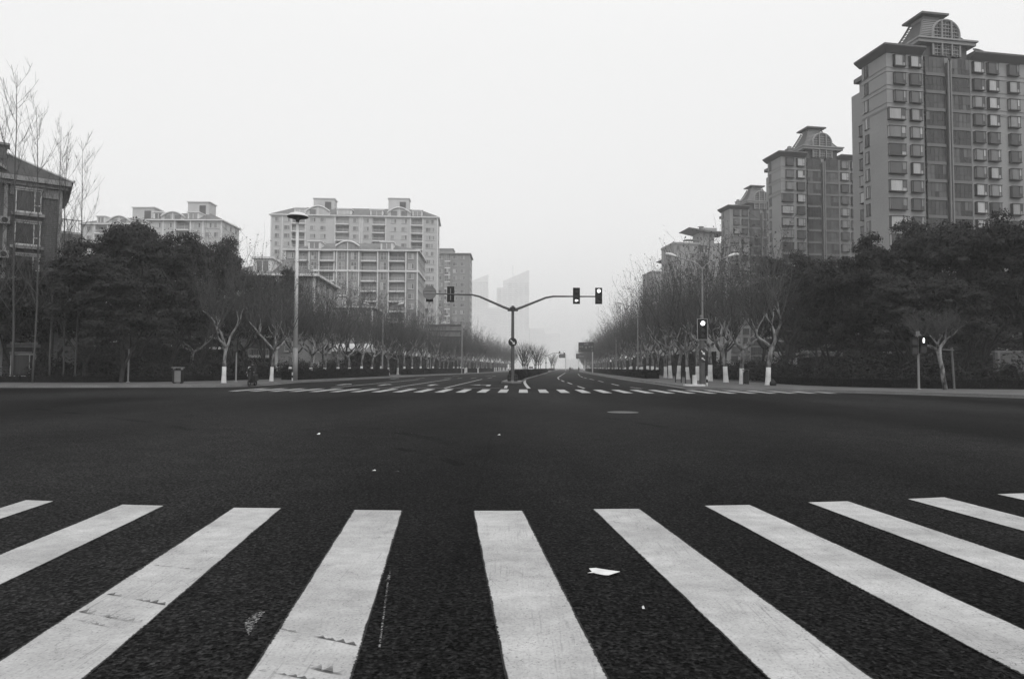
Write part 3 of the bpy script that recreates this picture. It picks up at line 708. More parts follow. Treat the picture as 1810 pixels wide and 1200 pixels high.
p = AT(1153, 650, 320); wing_block('paler block with small wing roof at the left end of the right hand row', (p.x, 320, 0), .12, 22, 16, 0)
# ---- left: near brick building
HR = .62
b = Bld('brick_apartment_house', 'dark brick apartment house with tiled hip roof and bay windows at the left edge', (0,0,0), 0, 15.5, 7.6, 6, 2.72, 'building')
cr_ = AT(101, 650, 58); b.root.location = (cr_.x-15.5*math.cos(HR), 58-15.5*math.sin(HR), 0); b.root.rotation_euler = (0, 0, HR)
b.wall([(0, .01)], BRICK, BRICK); H = b.H
for k in range(6):
    z = k*2.72; b.win('F', 13.15, z+.6, 'bay', 1.75, 1.7); b.win('F', 10.1, z+.5, 'tall', 1.7, 1.9); b.win('F', 6.8, z+.5, 'tall', 1.7, 1.9); b.win('F', 3.0, z+.6, 'flat', 1.5, 1.5)
    b.win('R', 3.0, z+.7, 'flat', 1.4, 1.5)
b.flush(L_FRAME, GL_D, CONC, L_FRAME, True)
m = MB(); m.box(-.6, 16.1, -.75, -.0, H+.35, H+.75); m.box(-.4, 15.9, -.4, 0, H+.05, H+.35); m.box(15.5, 16.1, 0, 8.2, H+.35, H+.75); m.box(15.5, 15.9, 0, 8.0, H+.05, H+.35)
m.box(11.9, 15.2, -.14, 0, H-.75, H+.05); m.box(15.2, 15.5, -.16, 0, 0, H+.05); m.box(11.5, 11.75, -.16, 0, 0, H+.05); m.box(8.6, 9.0, -.16, 0, 0, H+.05)
for k in range(6): m.box(12.0, 14.3, -.62, 0, k*2.72+.2, k*2.72+.44); m.box(12.2, 14.1, -.64, 0, k*2.72+2.42, k*2.72+2.56)
for k in range(6): m.box(9.2, 11.0, -.5, 0, k*2.72+.1, k*2.72+.38)
m.build('cornice', CONC, b.root)
m = MB(); hip(m, 0, 15.5, 0, 7.6, H+.76, 2.7, .75); m.build('roof', mat('dark_roof_tiles', .05, .85, .2, .7, fine=.25, fscale=4), b.root)
m = MB(); yk = 3.8; kk = 4.55; zr = H+.76+2.72; m.tube([(16.25, -.75, H+.8), (16.25-kk, yk, zr)], .12, 6); m.tube([(16.25, 8.35, H+.8), (16.25-kk, yk, zr)], .12, 6); m.tube([(16.25-kk, yk, zr), (-.75+kk, yk, zr)], .12, 6); m.build('roof_ridge', L_TRIM, b.root)
m = MB(); m.box(10.3, 11.5, 2.6, 3.6, H+2.2, H+3.9, 1); m.box(10.1, 11.7, 2.4, 3.8, H+3.9, H+4.1, 0); m.build('chimney', [CONC, BRICK], b.root)
m = MB(); uc = 9.3
m.add([(uc-1.9,-.3,H+.76),(uc+1.9,-.3,H+.76),(uc+1.9,-.3,H+1.2),(uc,-.3,H+2.2),(uc-1.9,-.3,H+1.2),(uc-1.9,3,H+.76),(uc+1.9,3,H+.76),(uc+1.9,3,H+1.2),(uc,3,H+2.2),(uc-1.9,3,H+1.2)], [(0,1,2,3,4),(1,6,7,2),(5,0,4,9),(6,5,9,8,7)], 1)
for s_ in (-1, 1): m.add([(uc,-.7,H+2.3),(uc+s_*2.3,-.7,H+1.1),(uc+s_*2.3,3.3,H+1.1),(uc,3.3,H+2.3),(uc,-.7,H+2.55),(uc+s_*2.3,-.7,H+1.35),(uc+s_*2.3,3.3,H+1.35),(uc,3.3,H+2.55)], [(0,1,2,3),(4,5,6,7),(0,1,5,4),(1,2,6,5),(2,3,7,6)], 0)
m.box(uc+.8, uc+1.6, -.36, -.3, H+.8, H+1.3, 2)
m.build('dormer', [CONC, CONC, BLACK], b.root)
m = MB(); m.box(14.8, 17.3, 7.6, 12, 0, 14.0, 0); m.box(14.7, 17.5, 7.6, 12, 14.0, 14.2, 1)
for i in range(9): m.box(15.1+i*.28, 15.15+i*.28, 7.65, 7.7, 14.2, 15.3, 1)
m.box(15.0, 17.45, 7.62, 7.72, 15.3, 15.4, 1); m.build('stair_annex', [CONC, L_FRAME], b.root)
for k, (u, z) in enumerate(((11.6, 13.0), (11.6, 10.2), (11.6, 7.4))):
    m = MB().box(-.35, .35, -.55, -.17, 0, .6, 0); m.disc((0, .3), .22, -.57, -.55, 14, 1); o = m.build('air_conditioner', [CONC, BLACK], b.root); o.location = (u, 0, z)
# ---- left: large pale blocks
def pale_block(label, loc, rz, W, D, floors, fh, seq, wallm, hiph, name='apartment_block', pent=(), arches=(), dormers=(), strips=(), bands=(), cap=96, roofm=None, face_side='R', band_m=None):
    b = Bld(name, label, loc, rz, W, D, floors, fh)
    b.wall([(u-w/2, u+w/2) for t, u, w in seq if t in 'br'], wallm, R_DARK)
    for k in range(floors):
        z = k*fh
        for t, u, w in seq:
            if t == 'w': b.win('F', u, z+.75, 'flat', w, 1.5)
            elif t == 't': b.win('F', u, z+.4, 'tall', w, 2.1)
            elif t == 'b': b.balc(u, z, w, 'open', 1.0)
            elif t == 'r': b.balc(u, z, w, 'glazed', .3)
        for u in np.arange(2.5, D-1, 4.0): b.win('R', float(u), z+.75, 'flat', 1.5, 1.5)
    m = MB()
    for u in strips: m.box(u-.16, u+.16, -.3, 0, 0, b.H)
    for x in (-.05, W-.3): m.box(x, x+.35, -.22, 0, 0, b.H)
    for k in bands:
        x = 0
        for t, u, w in sorted([q for q in seq if q[0] in 'br'], key=lambda q: q[1])+[('', W+.2, 0)]:
            m.box(x-.2 if x == 0 else x, u-w/2, -.35, 0, k*fh-.2, k*fh+.35); x = u+w/2
        m.box(W, W+.35, 0, D, k*fh-.2, k*fh+.35)
    m.box(-.6, W+.6, -.7, D+.6, b.H, b.H+.35); m.build('trim', band_m or L_TRIM, b.root)
    H = b.H+.35; m = MB()
    if hiph: hip(m, 0, W, 0, D, H, hiph, .5); m.build('roof', roofm or L_ROOF, b.root)
    for (u, w, h) in pent:
        m = MB(); m.box(u, u+w, D*.4, D*.4+5, H, H+h, 0); m.box(u-.3, u+w+.3, D*.4-.3, D*.4+5.3, H+h, H+h+.3, 1); m.box(u+w*.55, u+w*.85, D*.4-.06, D*.4, H+h*.35, H+h*.85, 2); m.build('penthouse', [L_WALL, L_TRIM, R_DARK], b.root)
    for (u, w, h) in arches:                   # segmental arched bay front
        m = MB(); n = 12; zc = H-.35; pts = [(u-w/2+w*i/n, zc+h*math.sin(math.pi*(.15+.7*i/n))) for i in range(n+1)]
        m.prism([(u-w/2, zc-.0)]+pts+[(u+w/2, zc-.0)], .3, -4.0, 0, Matrix.Rotation(R(90), 4, 'X'))
        m.tube([(p[0], -.5, p[1]+.1) for p in pts], .24, 6, 1); m.box(u-.12, u+.12, -.42, -.3, zc, zc+h, 1)
        for s_ in (-1, 1): m.box(u+s_*w*.22-w*.13, u+s_*w*.22+w*.13, -.36, -.3, zc+.4, zc+h*.65, 2)
        m.build('arched_bay', [wallm, band_m or L_TRIM, GL_L], b.root)
    for (u, w) in dormers:
        m = MB(); m.box(u-w/2, u+w/2, .2, 4.5, H, H+2.2, 1); m.box(u-w/2-.25, u+w/2+.25, -.1, 4.7, H+2.2, H+2.5, 1)
        m.box(u-w/2+.5, u+w/2-.5, .12, .2, H+.4, H+1.9, 2); m.box(u-.08, u+.08, .05, .12, H+.3, H+2.0, 1); m.build('dormer', [wallm, band_m or L_TRIM, GL_L], b.root)
    b.flush(L_FRAME, GL_L, L_TRIM, L_FRAME, cap=cap); return b
# back large block: px 474..779 at 240 m
A = AT(474, 650, 240); Bq = AT(772, 650, 244); Wd = (Bq.to_2d()-A.to_2d()).length
pale_block('largest pale apartment block on the left with two penthouses above a tiled roof', (A.x, A.y, 0), math.atan2(Bq.y-A.y, Bq.x-A.x), Wd, 14, 19, 2.9,
    [('w',2.2,1.6),('w',5.6,2.0),('b',9.6,4.6),('w',14.6,2.0),('w',18.2,2.0),('b',25.0,4.6),('w',29.6,1.8),('w',33.4,1.8),('b',37.8,4.4),('w',43.0,2),('w',46.8,2),('b',51.4,4.0),('w',55.4,1.8),('w',57.0,1.2)] , L_WALL, 4.2,
    pent=((13.5,7.5,7.2),(40.5,7.5,7.8)), arches=((16.4,8.2,3.4),(45,8.2,3.4)), dormers=((10,4),(25.5,5.2),(37,4.6),(51.5,3.6)), strips=(4,7.2,12.0,22.4,31.2,31.9,40.3,49,53.5), bands=(19,))
# front block: px 440..748 at 188 m
A = AT(500, 650, 188); Bq = AT(736, 650, 188); Wd = (Bq.to_2d()-A.to_2d()).length
pale_block('mid height grey block in front of the largest pale block, white balconies and arched gable', (A.x, A.y, 0), .03, Wd, 20, 12, 2.8,
    [('w',1.6,1.6),('b',4.6,3.2),('t',8.0,1.6),('b',11.8,4.2),('t',15.6,1.6),('t',19.0,1.6),('b',23.2,4.2),('t',27.2,1.6),('b',31.0,4.2),('w',34.8,1.6)], L_WALL2, 3.6,
    arches=((17.3,6.6,2.6),), dormers=((8.0,3.4),(28.0,3.4)), strips=(6.7,9.4,13.6,14.3,17.3,20.4,25.6,28.6,33.4), bands=(10,), pent=())
# distant left pair
A = AT(136, 650, 212); pale_block('pale hazy block behind the left evergreens, left of a twin block', (A.x, 212, 0), .0, 20.5, 13, 16, 2.85,
    [('w',2.6,1.6),('b',6.2,3.4),('w',10.2,1.8),('w',13.4,1.8),('b',17.3,3.4)], L_WALL, 3.2, pent=((13,7.0,6.2),), arches=((12,6.5,2.6),), dormers=((6,2.6),), strips=(4.2,8.4,15.2), cap=60)
A = AT(255, 650, 206); pale_block('pale hazy block behind the left evergreens, its right corner open to sky', (A.x, 206, 0), .0, 22.5, 13, 16, 2.85,
    [('w',3,1.8),('w',6.4,1.8),('b',10.6,4),('w',15,2.0),('w',18.4,2.0),('w',20.8,1.4)], L_WALL, 3.4, pent=((9.5,6.6,6.6),), arches=((7.6,7,2.6),), dormers=((13.6,3.4),(3,3)), strips=(4.7,8.2,13,16.8), cap=60)
# slim dark tower to the right of the big blocks
A = AT(771, 650, 287); b = pale_block('slim darker tower at the right end of the left hand blocks', (A.x, 287, 0), .0, 13.8, 16, 17, 2.9,
    [('w',1.6,1.6),('r',4.4,2.4),('w',7.6,1.8),('w',10.8,1.8)], R_WALL, 0, strips=(6.2,), cap=60, band_m=R_BAND)
m = MB(); m.box(0, 6.5, 2, 10, b.H+.35, b.H+2.4); m.box(-.3, 6.8, 1.7, 10.3, b.H+2.4, b.H+2.7); m.build('roof_box', R_WALL, b.root)
# six-storey houses behind the left plane trees
for i, (px, D, lab) in enumerate(((392, 98, 'dark hip roofed six storey house behind the left trees near the round lamp'), (552, 150, 'hip roofed six storey house half hidden behind trees, below the mid height grey block'))):
    A = AT(px, 650, D); pale_block(lab, (A.x, D, 0), .06, 13, 16, 5, 2.9, [('w',2,1.5),('b',5.6,3.2),('w',9.6,1.6)], L_WALL2, 3.4, name='apartment_house', strips=(7.7,), cap=60, dormers=((5.4,2.6),))
# pale garden walls and sheds behind the planting
for nm, lab, px0, px1, D, z1, mt in (('garden_wall', 'pale low garden wall seen under the left evergreens', 45, 130, 72, 2.8, R_DARK), ('garden_shed', 'long pale single storey shed roof behind the left plane trees', 470, 640, 112, 4.2, L_WALL),
                            ('garden_wall', 'pale low wall seen between trunks under the right evergreens', 1760, 1990, 72, 3.2, R_DARK)):
    a = AT(px0, 650, D); c = AT(px1, 650, D); m = MB(); m.box(0, c.x-a.x, 0, .4, 0, z1, 0); m.box(-.1, c.x-a.x+.1, -.1, .5, z1, z1+.2, 1)
    for i in range(int((c.x-a.x)/3)): m.box(i*3+.2, i*3+.45, -.08, 0, 0, z1, 1)
    if 'shed' in nm: m.add([(-.5,-.8,z1-.2),(c.x-a.x+.5,-.8,z1-.2),(c.x-a.x+.5,5,z1+1.2),(-.5,5,z1+1.2)], [(0,1,2,3)], 1)
    o = m.build(nm, [mt, L_ROOF if 'shed' not in nm else L_TRIM]); o.location = (a.x, D, 0); tag(o, lab, 'wall' if 'wall' in nm else 'shed')
# hazy far towers in the middle
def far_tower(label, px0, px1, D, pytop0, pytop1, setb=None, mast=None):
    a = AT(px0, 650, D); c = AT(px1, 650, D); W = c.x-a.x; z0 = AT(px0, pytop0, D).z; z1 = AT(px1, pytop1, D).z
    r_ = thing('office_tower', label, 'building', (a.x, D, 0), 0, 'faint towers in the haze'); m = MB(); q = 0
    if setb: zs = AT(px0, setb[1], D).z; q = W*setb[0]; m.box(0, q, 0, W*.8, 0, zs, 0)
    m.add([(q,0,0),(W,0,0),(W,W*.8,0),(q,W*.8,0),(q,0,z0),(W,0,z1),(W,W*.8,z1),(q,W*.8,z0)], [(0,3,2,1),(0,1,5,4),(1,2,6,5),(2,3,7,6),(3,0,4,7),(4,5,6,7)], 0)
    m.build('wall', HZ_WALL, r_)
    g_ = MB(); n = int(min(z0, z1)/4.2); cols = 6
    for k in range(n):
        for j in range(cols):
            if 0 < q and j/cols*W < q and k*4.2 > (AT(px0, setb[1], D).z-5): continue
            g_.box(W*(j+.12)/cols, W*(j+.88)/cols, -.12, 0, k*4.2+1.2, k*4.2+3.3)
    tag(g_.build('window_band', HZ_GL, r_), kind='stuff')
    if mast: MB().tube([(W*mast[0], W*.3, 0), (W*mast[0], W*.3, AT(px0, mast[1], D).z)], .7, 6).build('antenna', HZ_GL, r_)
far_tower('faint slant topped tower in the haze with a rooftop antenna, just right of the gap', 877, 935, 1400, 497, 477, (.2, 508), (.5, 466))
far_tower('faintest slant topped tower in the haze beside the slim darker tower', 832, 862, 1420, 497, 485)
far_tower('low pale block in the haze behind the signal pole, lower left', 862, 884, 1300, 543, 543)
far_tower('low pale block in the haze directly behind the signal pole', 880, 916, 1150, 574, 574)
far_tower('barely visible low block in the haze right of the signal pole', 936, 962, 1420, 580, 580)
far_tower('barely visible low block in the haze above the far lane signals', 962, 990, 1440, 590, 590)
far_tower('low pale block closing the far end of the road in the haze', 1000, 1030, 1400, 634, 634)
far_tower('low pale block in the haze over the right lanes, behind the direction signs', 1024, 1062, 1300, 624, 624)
# ================================================================== TREES
def rand_unit():
    v = Vector((random.gauss(0,1), random.gauss(0,1), random.gauss(0,1))); return v.normalized()
def bent(p, d, ln, r0_, r1_, mb, n=3, wob=.12, upb=0., mi=0, sides=5):
    pts = [p.copy()]; rad = [r0_]
    for i in range(n):
        d = (d+rand_unit()*wob+Vector((0,0,upb))).normalized(); p = p+d*(ln/n); pts.append(p.copy()); rad.append(r0_+(r1_-r0_)*(i+1)/n)
    mb.tube(pts, rad, sides, mi, cap=False); return pts, d
def leaf_quads(mb, c, s, n=None):
    a = rand_unit() if n is None else n; b = a.orthogonal().normalized(); c2 = a.cross(b)
    t = random.uniform(0, 6.28); x = b*math.cos(t)+c2*math.sin(t); y = a.cross(x)
    mb.add([c-x*s-y*s*.5, c+x*s-y*s*.5, c+x*s+y*s*.5, c-x*s+y*s*.5], [(0,1,2,3)])
def plane_tree(seed, H=12.5, white=1.3, th=2.9, spread=1.0, dry=900, lean=0.0):
    random.seed(seed); root = link('plane_tree', None)
    tk = MB(); d0 = Vector((lean, random.uniform(-.05,.05), 1)).normalized()
    pts = [Vector((0,0,white+.002-.01))]; p = Vector((d0.x*white, d0.y*white, white-.01)); pts = [p]
    r = .17; kn = []
    segs = 4; d = d0
    rad = [r]
    for i in range(segs): d = (d+rand_unit()*.08).normalized(); p = p+d*((th-white)/segs); pts.append(p); rad.append(r*(1-.06*(i+1)) if i < segs-1 else r*1.15)
    tk.tube(pts, rad, 9, 0)
    wb = MB(); wb.tube([(0,0,-.05), (0,0,.05), tuple(Vector((d0.x,d0.y,0))*white*.5+Vector((0,0,white*.5))), (d0.x*white, d0.y*white, white)], [.27, .225, .19, .178], 10)
    cr = MB(); lf = MB(); top = p; nl = random.choice((3, 4, 4, 5)); a0 = random.uniform(0, 6.28); limbs = []
    for i in range(nl):
        a = a0+6.28*i/nl+random.uniform(-.35, .35); el = random.uniform(.35, .95)
        d = Vector((math.cos(a)*math.cos(el), math.sin(a)*math.cos(el), math.sin(el)))
        q, d = bent(top-Vector((0,0,.1)), d, random.uniform(1.3, 2.3)*spread, .125, .08, cr, 4, .28, .06, 0, 6)
        for _ in range(random.choice((2, 3))):
            a2 = random.uniform(0, 6.28); d2 = (d*.7+Vector((math.cos(a2), math.sin(a2), .9))*.7).normalized()
            q2, d3 = bent(q[-1], d2, random.uniform(1.2, 2.0)*spread, .072, .04, cr, 4, .36, .08, 0, 5); limbs.append((q2, d3))
            if random.random() < .4: bent(q2[2], (d2+rand_unit()*.9).normalized(), .45, .05, .05, cr, 1, 0, 0, 0, 5)   # pruned stub
    # long upright shoots from the pollard knuckles and along the limbs
    for q2, d3 in limbs:
        for _ in range(9 if H > 12 else 11):
            base = q2[random.choice((1, 2, 3, 4, 4, 4))]; a2 = random.uniform(0, 6.28)
            dd = (d3*.4+Vector((math.cos(a2)*.7, math.sin(a2)*.7, random.uniform(.4, 1.9)))).normalized()
            ln = (random.uniform(2.0, 7.6)*min(1, (H-base.z)/6.5) if H > 12 else random.uniform(1.6, 4.8)*min(1, (H-base.z)/5)); s, de = bent(base, dd, ln, .028, .008, cr, 5, .19, .09, 1, 3)
            for j in range(5):
                bp = s[random.choice((1, 2, 3, 4, 4, 5))]; t_, _d = bent(bp, (de+rand_unit()*.75).normalized(), random.uniform(.5, 1.4), .010, .005, cr, 2, .15, .08, 1, 3)
                if random.random() < .5: bent(t_[1], (_d+rand_unit()*.8).normalized(), random.uniform(.3, .7), .007, .004, cr, 1, .1, .05, 1, 3)
                for _k in range(dry//300):
                    if random.random() < .5: leaf_quads(lf, t_[-1]+rand_unit()*random.uniform(.05, .5), random.uniform(.035, .08))
    tk.build('trunk', BARK_P, root, True); wb.build('whitewash_band', WASH, root, True)
    c = cr.build('crown', [LIMB, TWIG], root)
    if lf.v: lf.build('dry_leaves', DRY, c)
    random.seed(seed+99); return root
def evergreen(seed, H=12.0, Rr=4.2, z0=3.4, nclump=120, per=190, ls=.13, name='evergreen_tree'):
    random.seed(seed); rg = np.random.default_rng(seed); root = link(name, None)
    tk = MB(); base = Vector((0,0,0)); th = z0*.55
    pts, d = bent(base, Vector((random.uniform(-.15,.15), 0, 1)).normalized(), th, .24, .19, tk, 3, .08, 0, 0, 8)
    for i in range(random.choice((2, 3, 3))):
        a = random.uniform(0, 6.28)+2.1*i; e, _ = bent(pts[-1], Vector((math.cos(a)*.55, math.sin(a)*.55, 1)).normalized(), (H-th)*.55, .16, .05, tk, 5, .15, .02, 0, 6)
        for _ in range(4):
            bent(e[random.choice((2, 3, 4))], (rand_unit()+Vector((0,0,.6))).normalized(), random.uniform(1.2, 2.4), .06, .02, tk, 3, .2, .05, 0, 5)
    tk.build('trunk', BARK_D, root, True)
    # lobed crown: clumps sit on the surface of several overlapping lobes
    hz_ = (H-z0)/2; zc = z0+hz_; lobes = [(0, 0, zc, Rr*.80, hz_*.85)]
    for i in range(12):
        a = i*1.9+random.uniform(-.4, .4); k = random.uniform(.38, .66)
        lobes.append((math.cos(a)*Rr*k, math.sin(a)*Rr*k, zc+random.uniform(-.62, .5)*hz_, Rr*random.uniform(.38, .56), hz_*random.uniform(.35, .55)))
    V = []; cents = []; core = MB()
    for i in range(nclump):
        lx, ly, lz, lr, lh = lobes[rg.integers(0, len(lobes))]
        v = rg.normal(size=3); v /= np.linalg.norm(v)
        if v[2] < -.5: v[2] *= -.5
        k = rg.uniform(.80, 1.06); c = np.array([lx+v[0]*lr*k, ly+v[1]*lr*k, lz+v[2]*lh*k]); cr_r = rg.uniform(.6, 1.15)*Rr/4.2
        n = int(per*.75*(cr_r/.7)**2)
        u = rg.normal(size=(n,3)); u /= np.linalg.norm(u, axis=1)[:,None]; u[:,2] = np.where(u[:,2] < -.15, -u[:,2]*.6, u[:,2]); rr = cr_r*rg.uniform(.78, 1.1, n)*(1+.12*np.sin(u[:,0]*9+i)+.12*np.sin(u[:,1]*8+u[:,2]*7))
        P = c+u*rr[:,None]*np.array([1,1,.78]); nr = u*1.1+rg.normal(size=(n,3))*.33+np.array([0,0,.25]); nr /= np.linalg.norm(nr, axis=1)[:,None]
        V.append((P, nr))
    P = np.concatenate([a for a, _ in V]); nr = np.concatenate([b for _, b in V]); n = len(P)
    t = rg.normal(size=(n,3)); x = np.cross(nr, t); x /= np.linalg.norm(x, axis=1)[:,None]; y = np.cross(nr, x)
    s = rg.uniform(.6, 1.35, n)[:,None]*ls
    Q = np.stack([P-x*s, P-y*s*.45, P+x*s, P+y*s*.45], 1).reshape(-1, 3)
    me = bpy.data.meshes.new('crown'); me.vertices.add(len(Q)); me.vertices.foreach_set('co', Q.astype(np.float32).ravel())
    me.loops.add(4*n); me.loops.foreach_set('vertex_index', np.arange(4*n, dtype=np.int32)); me.polygons.add(n)
    me.polygons.foreach_set('loop_start', np.arange(0, 4*n, 4, dtype=np.int32)); me.materials.append(LEAF); me.update(); me.validate()
    link('crown', me, root)
    return root
def leaf_mass(name, boxes, density, ls, mt, parent=None, seed=5, flat=False):
    """foliage filling boxes (x0,x1,y0,y1,z0,z1) given in world metres; surface shell of leaves"""
    rg = np.random.default_rng(seed); P = []; NN = []
    for fn, n in boxes:
        p, q = fn(rg, n); P.append(p); NN.append(q)
    P = np.concatenate(P); nr = np.concatenate(NN); n = len(P); nr = nr+rg.normal(size=(n,3))*.6; nr /= np.linalg.norm(nr, axis=1)[:,None]
    t = rg.normal(size=(n,3)); x = np.cross(nr, t); x /= np.linalg.norm(x, axis=1)[:,None]; y = np.cross(nr, x); s = rg.uniform(.6, 1.4, n)[:,None]*ls
    Q = np.stack([P-x*s, P-y*s*.5, P+x*s, P+y*s*.5], 1).reshape(-1, 3)
    me = bpy.data.meshes.new(name); me.vertices.add(len(Q)); me.vertices.foreach_set('co', Q.astype(np.float32).ravel())
    me.loops.add(4*n); me.loops.foreach_set('vertex_index', np.arange(4*n, dtype=np.int32)); me.polygons.add(n)
    me.polygons.foreach_set('loop_start', np.arange(0, 4*n, 4, dtype=np.int32)); me.materials.append(mt); me.update(); me.validate()
    return link(name, me, parent)
def place(protos_used, proto, *a, **k):
    """first use moves the prototype itself, later uses copy it"""
    if proto not in protos_used:
        protos_used.append(proto); o = proto; lab, loc, rz, sc = a
        o['label'] = lab; o.location = loc; o.rotation_euler = (0, 0, rz); o.scale = sc if hasattr(sc, '__len__') else (sc,)*3; return o
    return copy_tree(proto, *a)
used = []
PT = [plane_tree(s, lean=l) for s, l in ((1, .03), (2, -.04), (3, .05), (4, .0), (5, -.06), (6, .09), (7, -.02))]
for o in PT: tag(o, None, 'tree')
rs = random.Random(3)
# right roadside row: distances from the camera along the row
i = 0; D = 52.8
RX = {0: 1357, 1: 1311, 2: 1283, 3: 1255, 4: 1233, 5: 1215.6, 6: 1199, 7: 1185}
RD = [52.8, 56, 62.5, 69, 72.5, 76.5, 81, 86]
while D < 420 and i < 60:
    if i < 8: D = RD[i]; x = XD(RX[i], D).x
    else: D += 5.2 if D < 200 else 7; x = 19.9+.062*(D-85)+.00004*max(0, D-150)**2+rs.uniform(-.3, .3)
    pr = PT[(i*3+1) % 7] if i else PT[0]
    if i < 24: lab = f'whitewashed plane tree, {ORD[i]} from the crossing in the right roadside row'
    else: lab = 'whitewashed plane tree in the far hazy end of the right roadside row'
    o = place(used, pr, lab, (x, D, .16), rs.uniform(0, 6.28) if i else 1.1, (rs.uniform(.92, 1.08), rs.uniform(.92, 1.08), rs.uniform(.86, 1.12)) if i > 3 and D > 135 else (1.04, .98, 1.1, 1.14)[i % 4]+(.10 if D > 66 else 0)); o['group'] = 'plane trees in the right roadside row' if i < 24 else 'far plane trees of the right row'
    i += 1
LX = [(396,52.5),(480,60),(512,69),(547.6,71),(573,76.5),(597,82),(618,88),(638.6,95),(657,101.5),(673,108)]
i = 0; D = 0
while i < 44:
    if i < 10: px, D = LX[i]; x = XD(px, D).x
    else: D += 6.2 if D < 220 else 8; x = -18.4+.075*(D-108)+.00004*max(0, D-150)**2+rs.uniform(-.3, .3)
    lab = f'whitewashed plane tree, {ORD[i]} from the crossing in the left roadside row' if i < 24 else 'whitewashed plane tree in the far hazy end of the left roadside row'
    o = place(used, PT[(i*4) % 7], lab, (x, D, .16), rs.uniform(0, 6.28), (rs.uniform(.92, 1.08), rs.uniform(.92, 1.08), rs.uniform(.86, 1.14)) if i > 2 else (.8, .9, .95)); o['group'] = 'plane trees in the left roadside row' if i < 24 else 'far plane trees of the left row'
    i += 1
for i, (px, D) in enumerate(((687,112),(703,117),(822,158),(845,166))):
    o = place(used, PT[(i+2) % 7], f'whitewashed plane tree, {ORD[i]} of four standing between the left roadside hedges', (XD(px, D).x, D, .16), rs.uniform(0, 6.28), .9); o['group'] = 'plane trees between the hedges'
o = place(used, PT[3], 'whitewashed plane tree by the dark litter bin, in the left background row', (-31, 66, .16), 1, .95); o['group'] = 'plane trees in the left roadside row'
# second, darker rows behind
PD = [plane_tree(s, H=9.5, white=.02, th=3.2, dry=1500) for s in (21, 22)]
for o in PD:
    tag(o, None, 'tree')
    for c in list(o.children):
        if c.name.startswith('trunk'): c.data.materials[0] = BARK_D
        if c.name.startswith('crown'): c.data.materials[0] = BARK_D; c.data.materials[1] = mat('dark_twigs', .04, .9, .25, 2)
        if c.name.startswith('whitewash'): bpy.data.objects.remove(c)
for i in range(20):
    D = 62+i*8; o = place(used, PD[i % 2], f'dark trunked bare tree, {ORD[i]} from the crossing in the row behind the right plane trees', (25.5+.062*(D-85)+rs.uniform(-1, 1), D, .16), rs.uniform(0, 6.28), rs.uniform(.95, 1.15)); o['group'] = 'dark trees behind the right row'
for i in range(20):
    D = 70+i*8; o = place(used, PD[(i+1) % 2], f'dark trunked bare tree, {ORD[i]} from the crossing in the row behind the left plane trees', (-27+.07*(D-85)+rs.uniform(-1, 1), D, .16), rs.uniform(0, 6.28), rs.uniform(.9, 1.1)); o['group'] = 'dark trees behind the left row'
# evergreens
EV = [evergreen(s, *a) for s, a in ((31, (12.0, 4.2, 2.4, 140)), (32, (12.0, 4.0, 2.7, 130)), (33, (12.0, 4.4, 2.3, 145)))]
for o in EV: tag(o, None, 'tree')
def ev(px, D, pytop, wpx, lab, k, rz=None):
    H = AT(px, pytop, D).z; x = XD(px, D).x; rr = wpx*D/F
    o = place(used, EV[k % 3], lab, (x, D, .16), rs.uniform(0, 6.28), (rr/4.3, rr/4.3, H/12.2)); o['group'] = 'dark evergreens beside the crossing'
ev(92, 58, 446, 78, 'dense dark evergreen, leftmost, in front of the brick house', 0); ev(150, 55, 424, 88, 'broad dark evergreen behind the left pedestrian signal', 1)
ev(238, 61, 386, 84, 'tallest dark evergreen of the left group, its top against the pale blocks', 2); ev(300, 62, 400, 66, 'dark evergreen at the right shoulder of the left group', 0); ev(215, 52, 470, 70, 'lower front evergreen of the left group above the litter bin', 1)
ev(352, 70, 425, 62, 'dark evergreen half behind the leftmost plane tree', 2); ev(415, 84, 440, 60, 'dark evergreen behind the thin steel pole on the left', 0); ev(470, 96, 465, 55, 'evergreen mass behind the tall round lamp column', 1); ev(20, 56, 500, 60, 'low evergreen at the left picture edge under the house', 2)
ev(1392, 76, 432, 55, 'rounded dark evergreen behind the nearest right plane tree', 1); ev(1470, 62, 452, 62, 'sloping dark evergreen at the left flank of the right group', 2); ev(1520, 58, 436, 66, 'dark evergreen in the right group, second from its left flank', 0)
ev(1590, 57, 402, 74, 'dark evergreen below the corner of the tallest tower', 1); ev(1665, 56, 384, 76, 'dark evergreen directly above the staked young tree', 2); ev(1735, 54, 364, 82, 'tallest dark evergreen of the right group', 0); ev(1812, 52, 370, 84, 'dark evergreen cut by the right picture edge', 1)
ev(1620, 51, 480, 72, 'low front evergreen behind the right pedestrian signal', 2); ev(1445, 84, 470, 50, 'evergreen behind the dark trunks left of the right group', 0); ev(1700, 49, 490, 60, 'low front evergreen right of the staked young tree', 1)
ev(1900, 56, 400, 90, 'dark evergreen just beyond the right picture edge', 2); ev(-60, 54, 420, 90, 'dark evergreen just beyond the left picture edge', 0)
for i, (px, D, pt, w_) in enumerate(((60,80,540,80),(130,82,545,85),(205,84,540,85),(285,88,540,80),(360,98,545,70),(440,118,560,60))):
    ev(px, D, pt, w_, f'low dark evergreen, {ORD[i]} from the left among those filling the gaps behind the left trunks', i)
for i, (px, D, pt, w_) in enumerate(((1400,100,555,60),(1465,86,545,70),(1530,82,545,80),(1600,80,545,85),(1675,80,545,85),(1750,80,545,85),(1830,80,545,85))):
    ev(px, D, pt, w_, f'low dark evergreen, {ORD[i]} from the left among those filling the gaps behind the right trunks', i+1)
